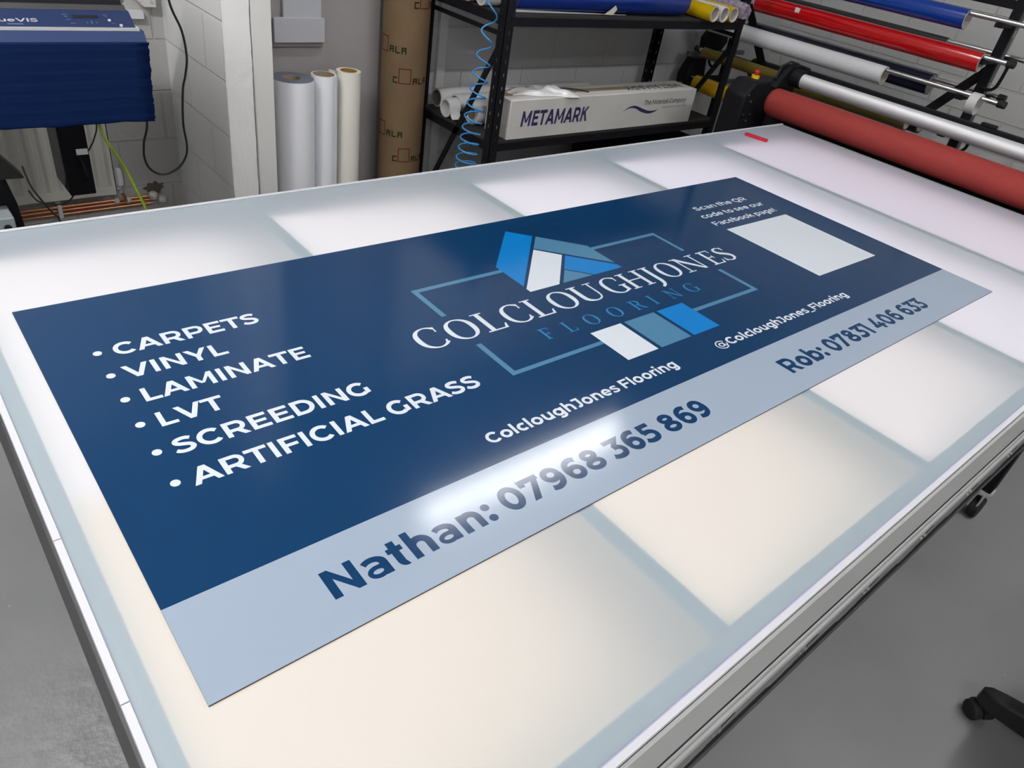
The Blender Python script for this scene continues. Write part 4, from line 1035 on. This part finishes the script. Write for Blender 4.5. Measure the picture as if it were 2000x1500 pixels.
# front apron: a blue sheet falling from the front edge, with soft cross folds
def apron():
    mb = MB(); n, k = 60, 46; vs = []; rnd = random.Random(2)
    for j in range(k+1):
        f = j/k; 
        for i in range(n+1):
            x = PXL + (PXR-0.008*f*0 - PXL)*i/n
            zt = 1.094; zbm = 0.866 + 0.0015*math.sin(i*0.9) + 0.0015*math.sin(i*2.3)
            z = zt + (zbm-zt)*f
            y = 1.952 + 0.00025*math.sin(f*44 + 0.5*math.sin(x*3)) + 0.0003*math.sin(f*97+x*4) - 0.006*f
            if i == n: x += rnd.uniform(-.002, .002)
            vs.append((x - 0.012*f*(i/n), y, z))
    fs = [(j*(n+1)+i, j*(n+1)+i+1, (j+1)*(n+1)+i+1, (j+1)*(n+1)+i) for j in range(k) for i in range(n)]
    mb.add(vs, fs); return mb
ap = obj('front_apron', apron(), m_pdark, pr, ang=60); sm = ap.modifiers.new('thick', 'SOLIDIFY'); sm.thickness = 0.004; sm.offset = 0
ap['label'] = 'dark blue creased front sheet'
# body with the sloping blue front
body = [(1.956,1.096),(1.985,1.128),(2.045,1.168),(2.07,1.172),(2.07,1.20),(2.12,1.30),(2.62,1.32),(2.70,1.25),(2.70,0.97),(2.00,0.95),(1.962,1.09)]
def slab(name, prof, dx, m):
    sec = MB(); sec.prism(prof, (0,1,0), (0,0,1), (PXL,0,0), (PXR+dx-PXL,0,0)); return obj(name, sec, m, pr, smooth=False)
slab('lower_panel', [(1.957,1.094),(1.9749,1.1198),(2.10,1.1198),(2.10,1.07),(1.965,1.07)], -0.002, mat('printer_blue_light', (0.022, 0.041, 0.115), 0.42, spec=0.35))
slab('silver_trim', [(1.975,1.120),(1.9755,1.1275),(1.980,1.1279),(2.10,1.1279),(2.10,1.120)], -0.013, mat('silver_trim', (0.52,0.52,0.52), 0.4, metal=0.2))
PSL = [(1.9805,1.128),(2.030,1.162)]
cp = slab('control_panel', [PSL[0], PSL[1], (2.12,1.162), (2.12,1.128)], -0.022, m_pblue)
slab('grey_ledge', [(2.034,1.1622),(2.045,1.1745),(2.18,1.1745),(2.18,1.1622)], -0.028, mat('grey_ledge', (0.035,0.035,0.038), 0.5))
slab('front_cover', [(2.052,1.1747),(2.08,1.30),(2.64,1.33),(2.64,1.1747)], -0.034, mat('black_cover', (0.006,0.006,0.008), 0.35, spec=0.2))
obj('body', MB().box((PXL, 2.02, 0.90), (PXR-0.06, 2.66, 1.068)), mat('printer_dark', (0.02,0.025,0.045), 0.5), pr, smooth=False)
side = MB(); side.prism([(2.20,1.15),(2.16,1.20),(2.20,1.35),(2.66,1.37),(2.68,1.18),(2.40,1.13)], (0,1,0), (0,0,1), (PXR-0.034,0,0), (0.05,0,0))
obj('end_cover', side, mat('pale_grey_cover', (0.52,0.52,0.53), 0.45), pr, bevel=0.006)
# lettering and keys on the sloping control panel
p0 = Vector((0, PSL[0][0], PSL[0][1])); dv = Vector((0, PSL[1][0]-PSL[0][0], PSL[1][1]-PSL[0][1])); PLn = dv.length; dv.normalize(); nv = Vector((0, -dv.z, dv.y))
def on_panel(polys, m, nm, lab=None):
    o = obj(nm, MB().flat(polys, p0+nv*0.0008, (1,0,0), dv), m, cp, smooth=False, fix=False)
    if lab: o['label'] = lab
m_pink = mat('silver_print', (0.42,0.42,0.46), 0.3)
on_panel(layout('TrueVIS', SANSM, 0.200, 0.328, 0.0165, 0.012), m_pink, 'lettering', 'silver model lettering')
on_panel([rect(0.252,0.0065,0.290,0.0105)], mat('dim_print', (0.10,0.12,0.2), 0.4), 'lettering', 'tiny line under the name')
on_panel([rect(0.418,0.032,0.486,0.043)], mat('lcd_dark', (0.012,0.016,0.02), 0.15), 'display', 'small dark display')
for kq in [rect(0.394,0.043,0.406,0.045), rect(0.398,0.036,0.407,0.038), rect(0.400,0.026,0.412,0.0275), rect(0.408,0.012,0.420,0.0135), rect(0.450,0.013,0.4515,0.020), rect(0.462,0.011,0.464,0.023), rect(0.476,0.014,0.478,0.019), rect(0.500,0.043,0.512,0.045), rect(0.504,0.037,0.510,0.0385), rect(0.516,0.013,0.524,0.0145)]: on_panel([kq], mat('key_print', (0.16,0.19,0.30), 0.4), 'key_marking')
o = MB(); c0 = p0 + Vector((0.512,0,0)) + dv*0.024; o.cyl(c0, c0+nv*0.003, 0.0042, n=20); obj('power_button', o, mat('pale_button', (0.5,0.45,0.47), 0.4), cp)
o = MB(); c0 = p0 + Vector((0.538,0,0)) + dv*0.005; o.cyl(c0, c0+nv*0.004, 0.0045, n=16); obj('lock_knob', o, mat('pale_button', (0,0,0)), cp)
# stand
for x in (-1.9, -0.40):
    obj('stand_leg', MB().box((x-0.05, 2.28, 0.08), (x+0.05, 2.42, 0.90)), black_metal, pr, smooth=False)
    f_ = obj('stand_foot', MB().box((x-0.05, 2.02, 0.07), (x+0.05, 2.66, 0.13)), black_metal, pr, bevel=0.006)
    for y in (2.07, 2.61): obj('castor', MB().cyl((x-0.02, y, 0.036), (x+0.02, y, 0.036), 0.0355, n=24), rubber, f_)
# take-up tower on the left with a grey motor box
tw = obj('take_up_tower', MB().prism([(0.00,0.10),(0.212,0.10),(0.180,0.60),(0.135,0.84),(0.00,0.84)], (1,0,0), (0,0,1), (0,2.06,0), (0,0.14,0)), black_metal, pr, bevel=0.004)
wing = MB(); wing.prism([(0.10,0.845),(0.115,0.830),(0.208,0.700),(0.208,0.694),(0.10,0.697)], (1,0,0), (0,0,1), (0,2.02,0), (0,0.05,0))
obj('tower_wing', wing, mat('dark_grey_plastic', (0.02,0.02,0.022), 0.4), tw)
mbx = obj('motor_box', MB().box((-0.05, 1.955, 0.535), (0.150, 2.055, 0.602)), mat('grey_motor_box', (0.24,0.27,0.28), 0.45), pr, bevel=0.004)
obj('knob', MB().cyl((0.128, 1.956, 0.572), (0.128, 1.944, 0.572), 0.0105, n=20), black_plastic, mbx)
obj('rocker_switch', MB().box((0.075, 1.948, 0.556), (0.098, 1.956, 0.582)), mat('white_switch', (0.7,0.72,0.74), 0.3), mbx, bevel=0.002)
obj('motor_base', MB().box((-0.05, 1.97, 0.40), (0.17, 2.055, 0.5348)), black_plastic, pr)
# black cartridge unit hanging in front of the radiator
iu = obj('ink_unit', MB().box((0.436, 2.655, 0.357), (0.529, 2.86, 0.93)), mat('matt_black_case', (0.005,0.005,0.007), 0.55, spec=0.15), pr, bevel=0.004)
iu['label'] = 'black upright box with a white sticker'
obj('side_panel', MB().prism([(2.67,0.44),(2.67,0.90),(2.845,0.90),(2.845,0.37),(2.72,0.37)], (0,1,0), (0,0,1), (0.4355,0,0), (-0.003,0,0)), mat('grey_side_panel', (0.10,0.105,0.11), 0.5), iu)
stk = obj('sticker', MB().box((0.484,2.6535,0.520),(0.525,2.6548,0.543)), white_plastic, iu)
obj('handle', MB().tube([tuple(p) for p in crom([(0.492,2.653,0.500),(0.494,2.627,0.49),(0.498,2.623,0.44),(0.500,2.653,0.42)],5)], 0.006, 8), black_plastic, iu)

# ================================================================== RADIATOR, PIPES, CABLES
rad = thing('radiator', 'white panel radiator on the niche wall behind the printer', 'radiator', (-0.1, 3.2, 0.12))
m_rad = mat('radiator_white', (0.62,0.60,0.55), 0.4)
def rad_panel():
    mb = MB(); prof = []
    x = -0.70
    while x < 0.70:
        prof += [(x, 3.188), (x+0.012, 3.200), (x+0.026, 3.200), (x+0.038, 3.188)]; x += 0.0508
    prof = [(-0.72, 3.188)] + prof + [(0.728, 3.188)]
    n = len(prof)
    zs = [(0.165, 1), (0.62, 1)]
    vs = [(px, py, z) for z, _ in zs for px, py in prof]
    fs = [(i, i+1, n+i+1, n+i) for i in range(n-1)]
    mb.add(vs, fs)
    mb.box((-0.72, 3.188, 0.125), (0.728, 3.205, 0.165)); mb.box((-0.72, 3.188, 0.62), (0.728, 3.205, 0.66))
    mb.box((-0.72, 3.2045, 0.125), (0.728, 3.225, 0.66))
    mb.box((0.724, 3.188, 0.125), (0.730, 3.225, 0.66))
    return mb
obj('panel', rad_panel(), m_rad, rad, ang=30)
obj('bracket', MB().box((-0.5,3.225,0.5),(-0.46,3.2985,0.56)), m_rad, rad); obj('bracket', MB().box((0.46,3.225,0.5),(0.5,3.2985,0.56)), m_rad, rad)
vv = thing('radiator_valve', 'chrome and white radiator valve beside the radiator end', 'valve', (0.755, 3.23, 0.1))
chrome = mat('chrome', (0.75,0.75,0.76), 0.12, metal=1.0); copper = mat('copper', (0.62,0.30,0.17), 0.32, metal=0.9)
obj('valve_head', MB().lathe((0.752,3.222,0.155),(0.752,3.222,0.235),[(0,0.0),(0,0.014),(0.02,0.017),(0.07,0.016),(0.08,0.010),(0.08,0)],16), white_plastic, vv)
k = MB(); k.cyl((0.752,3.222,0.118),(0.752,3.222,0.156),0.013,n=12); k.cyl((0.730,3.212,0.140),(0.757,3.222,0.140),0.010,n=12); obj('valve_body', k, chrome, vv)
obj('tail', MB().tube([tuple(p) for p in crom([(0.752,3.222,0.12),(0.765,3.228,0.095),(0.768,3.232,0.066)],5)],0.0075,10), copper, vv)
for i, (za, zb2, yy) in enumerate(((0.062, 0.066, 3.262), (0.042, 0.046, 3.270), (0.022, 0.030, 3.262))):
    tag(obj('copper_pipe', MB().cyl((-1.5, yy, za-0.01), (0.90, yy, zb2), 0.0078, n=16), copper),
        ('uppermost', 'middle', 'lowest')[i] + ' copper pipe along the foot of the niche wall', 'pipe', 'copper pipes under the radiator')
cl = tag(obj('pipe_clip', MB().box((0.478,3.250,0.012),(0.496,3.2995,0.088)), white_plastic, bevel=0.002), 'white clip holding the copper pipes to the wall', 'clip')
def blob(c, r, seed):
    mb = MB(); rnd = random.Random(seed); n = 12
    mb.sphere(c, r, n)
    mb.v = [tuple(Vector(c)+(Vector(p)-Vector(c))*(1+rnd.uniform(-.12,.12))) for p in mb.v]
    return mb
m_foam = mat('white_foam', (0.66,0.64,0.60), 0.9, bump=0.4, bscale=80)
for i, (c, r, lab) in enumerate((((0.905,3.262,0.066),0.022,'white foam lump round the upper pipe end'), ((0.945,3.262,0.040),0.022,'white foam lump below the broken hole'), ((0.735,3.262,0.060),0.014,'small white foam lump left of the copper tail'), ((0.785,3.258,0.060),0.015,'small white foam lump right of the copper tail'))):
    tag(obj('foam_lump', blob(c, r, i), m_foam, ang=60), lab, 'foam', 'foam lumps round the pipes')
# broken hole in the wall: ragged dark patch of bare block
hp = []
rnd = random.Random(9)
for kk in range(26):
    a = 2*PI*kk/26; rr = (0.042 if math.sin(a) > 0 else 0.028)*(1+rnd.uniform(-.22,.22)); hp.append((0.925+1.25*rr*math.cos(a), 0.082+rr*0.9*math.sin(a)))
o = struct('trim_5', MB().prism(hp, (1,0,0), (0,0,1), (0,3.2995,0), (0,-0.004,0)), mat('bare_broken_block', (0.13,0.11,0.10), 0.95, bump=1.0, bscale=60))
# cables
def cable(name, label, pts, r, m, group=None):
    return tag(obj(name, MB().tube([tuple(p) for p in crom(pts, 8)], r, 8), m, ang=60), label, 'cable', group)
m_cab = mat('black_cable', (0.008,0.008,0.009), 0.4); m_green = mat('green_yellow_cable', (0.22,0.32,0.02), 0.45)
cable('power_cable', 'black cable hanging in a long loop in front of the white wall', [(0.735,2.2,1.75),(0.738,2.2,1.35),(0.750,2.2,1.167),(0.781,2.2,1.072),(0.789,2.2,0.991),(0.778,2.2,0.93),(0.764,2.2,0.88),(0.753,2.2,0.769),(0.7575,2.2,0.69),(0.748,2.2,0.645),(0.716,2.2,0.606),(0.664,2.2,0.590),(0.625,2.2,0.610),(0.608,2.2,0.652),(0.613,2.2,0.71),(0.632,2.2,0.776),(0.636,2.2,0.92),(0.60,2.2,0.98)], 0.0040, m_cab)
cable('earth_cable', 'green and yellow cable slanting down behind the table', [(0.435,2.02,0.90),(0.443,2.0,0.812),(0.466,2.0,0.760),(0.491,2.0,0.700),(0.515,2.0,0.625),(0.537,2.0,0.549),(0.56,2.0,0.45),(0.58,2.02,0.004)], 0.0045, m_green)
cable('thin_cable', 'thin black cable drooping from the black box to the tower', [(0.23,2.15,0.60),(0.27,2.3,0.50),(0.34,2.5,0.398),(0.40,2.60,0.355),(0.435,2.66,0.345),(0.46,2.70,0.352)], 0.003, m_cab)
cable('thin_cable', 'thin black cable falling beside the printer tower to the floor', [(0.215,2.05,0.72),(0.222,2.03,0.665),(0.240,2.02,0.62),(0.262,2.02,0.575),(0.280,2.02,0.530),(0.30,2.03,0.30),(0.31,2.05,0.004)], 0.003, m_cab)
cable('thin_cable', 'thin black cable dropping from the printer to the white sticker', [(0.575,2.62,0.92),(0.572,2.64,0.66),(0.555,2.645,0.585),(0.527,2.650,0.535)], 0.003, m_cab)
# white bracket high on the niche wall
br = thing('wall_bracket', 'white metal bracket on the niche wall beside the printer', 'bracket', (0.97, 3.28, 0.93))
pl = MB(); pl.prism([(0.938,1.05),(0.944,0.955),(0.975,0.922),(1.028,0.922),(1.030,1.05)], (1,0,0), (0,0,1), (0,3.255,0), (0,0.045,0))
obj('plate', pl, mat('white_bracket', (0.66,0.65,0.62), 0.4), br, bevel=0.004)
for z in (0.945, 0.985): obj('screw', MB().cyl((1.008,3.2555,z),(1.008,3.250,z),0.006,n=12), chrome, br)
tag(obj('cable_trunking', MB().box((0.60,3.27,0.872),(0.975,3.2995,0.905)), white_plastic, bevel=0.002), 'white cable trunking along the niche wall below the bracket', 'trunking')

bpy.context.view_layer.update()
for o in bpy.data.objects:      # everything fixed to the niche wall sits against it
    if o.parent is None and o.name.split('.')[0] in ('radiator', 'radiator_valve', 'copper_pipe', 'pipe_clip', 'foam_lump', 'wall_bracket', 'cable_trunking', 'trim_5'):
        o.location = o.location + Vector((-0.013, -0.0601, 0.022))
# ================================================================== OFFICE CHAIR (only one foot of it is in the picture)
ch = thing('office_chair', 'black office chair, one castor foot in the lower right corner', 'chair', (1.735, -0.93, 0))
hub = Vector((1.766, -0.953, 0)); R0 = 0.30
m_nylon = mat('black_nylon', (0.010,0.010,0.011), 0.38)
obj('hub', MB().lathe(hub+Vector((0,0,0.085)), hub+Vector((0,0,0.2)), [(0,0.0),(0,0.042),(0.06,0.038),(0.07,0.03),(0.07,0)], 24), m_nylon, ch)
base_a = math.atan2(-0.60+0.93, 1.712-1.735)
for k in range(5):
    a = base_a + 2*PI*k/5; d = Vector((math.cos(a), math.sin(a), 0)); s_ = Vector((-d.y, d.x, 0))
    mb = MB(); vs = []
    st_ = [(0.02, 0.033, 0.080, 0.146), (0.10, 0.031, 0.070, 0.140), (0.20, 0.028, 0.060, 0.126), (0.29, 0.025, 0.056, 0.112), (0.322, 0.021, 0.056, 0.106), (0.338, 0.012, 0.062, 0.098)]
    for t_, w_, z0, z1 in st_:
        c = hub + d*t_
        for q, z in ((-1,z0),(-1,z1-0.006),(-0.72,z1),(0.72,z1),(1,z1-0.006),(1,z0)): p = c + s_*(w_*q); vs.append((p.x, p.y, z))
    fs = [(j*6+i, j*6+(i+1) % 6, (j+1)*6+(i+1) % 6, (j+1)*6+i) for j in range(len(st_)-1) for i in range(6)] + [tuple(range(6))[::-1], tuple(range(30, 36))]
    arm = obj('leg', mb.add(vs, fs), m_nylon, ch, bevel=0.002, ang=40)
    c = hub + d*0.315
    ax = (s_*0.8 + d*0.6).normalized() if k == 0 else s_
    cs = MB()
    cs.cyl(c+Vector((0,0,0.045)), c+Vector((0,0,0.064)), 0.010, n=12)
    # hood over the two wheels
    fw = Vector((ax.y, -ax.x, 0))
    hood = []
    for q in range(0, 13):
        b_a = PI*q/12; hood.append((0.031*math.cos(b_a), 0.0285 + 0.031*math.sin(b_a)))
    cs.prism(hood, fw, (0,0,1), c - ax*0.011, ax*0.022)
    co = obj('castor', cs, m_nylon, arm)
    for q in (-1, 1):
        w = MB(); w.lathe(c+ax*(0.012*q)+Vector((0,0,0.0275)), c+ax*(0.034*q)+Vector((0,0,0.0275)), [(0,0.0),(0,0.027),(0.004,0.0272),(0.015,0.0272),(0.020,0.022),(0.022,0.0)], 28)
        obj('wheel', w, rubber, co)
obj('gas_stem', MB().cyl(hub+Vector((0,0,0.154)), hub+Vector((0,0,0.42)), 0.014, n=20), steel, ch)
seat = MB(); seat.prism([(0.23*math.copysign(abs(math.cos(t))**0.6, math.cos(t)), 0.23*math.copysign(abs(math.sin(t))**0.6, math.sin(t))) for t in [2*PI*q/36 for q in range(36)]], (1,0,0), (0,1,0), hub+Vector((0.02,-0.02,0.42)), (0,0,0.07))
obj('seat', seat, mat('black_fabric', (0.015,0.015,0.016), 0.9), ch, bevel=0.02)
back = MB(); back.prism([(-0.2,0.58),(0.2,0.58),(0.21,0.95),(0.16,1.02),(-0.16,1.02),(-0.21,0.95)], (1,0,0), (0,0,1), hub+Vector((0.02,-0.30,0)), (0,0.05,0))
obj('backrest', back, mat('black_fabric', (0,0,0)), ch, bevel=0.015)
obj('back_arm', MB().bar(hub+Vector((0.02,-0.15,0.43)), hub+Vector((0.02,-0.285,0.66)), 0.05, 0.012, (0,1,0.3)), m_nylon, ch)
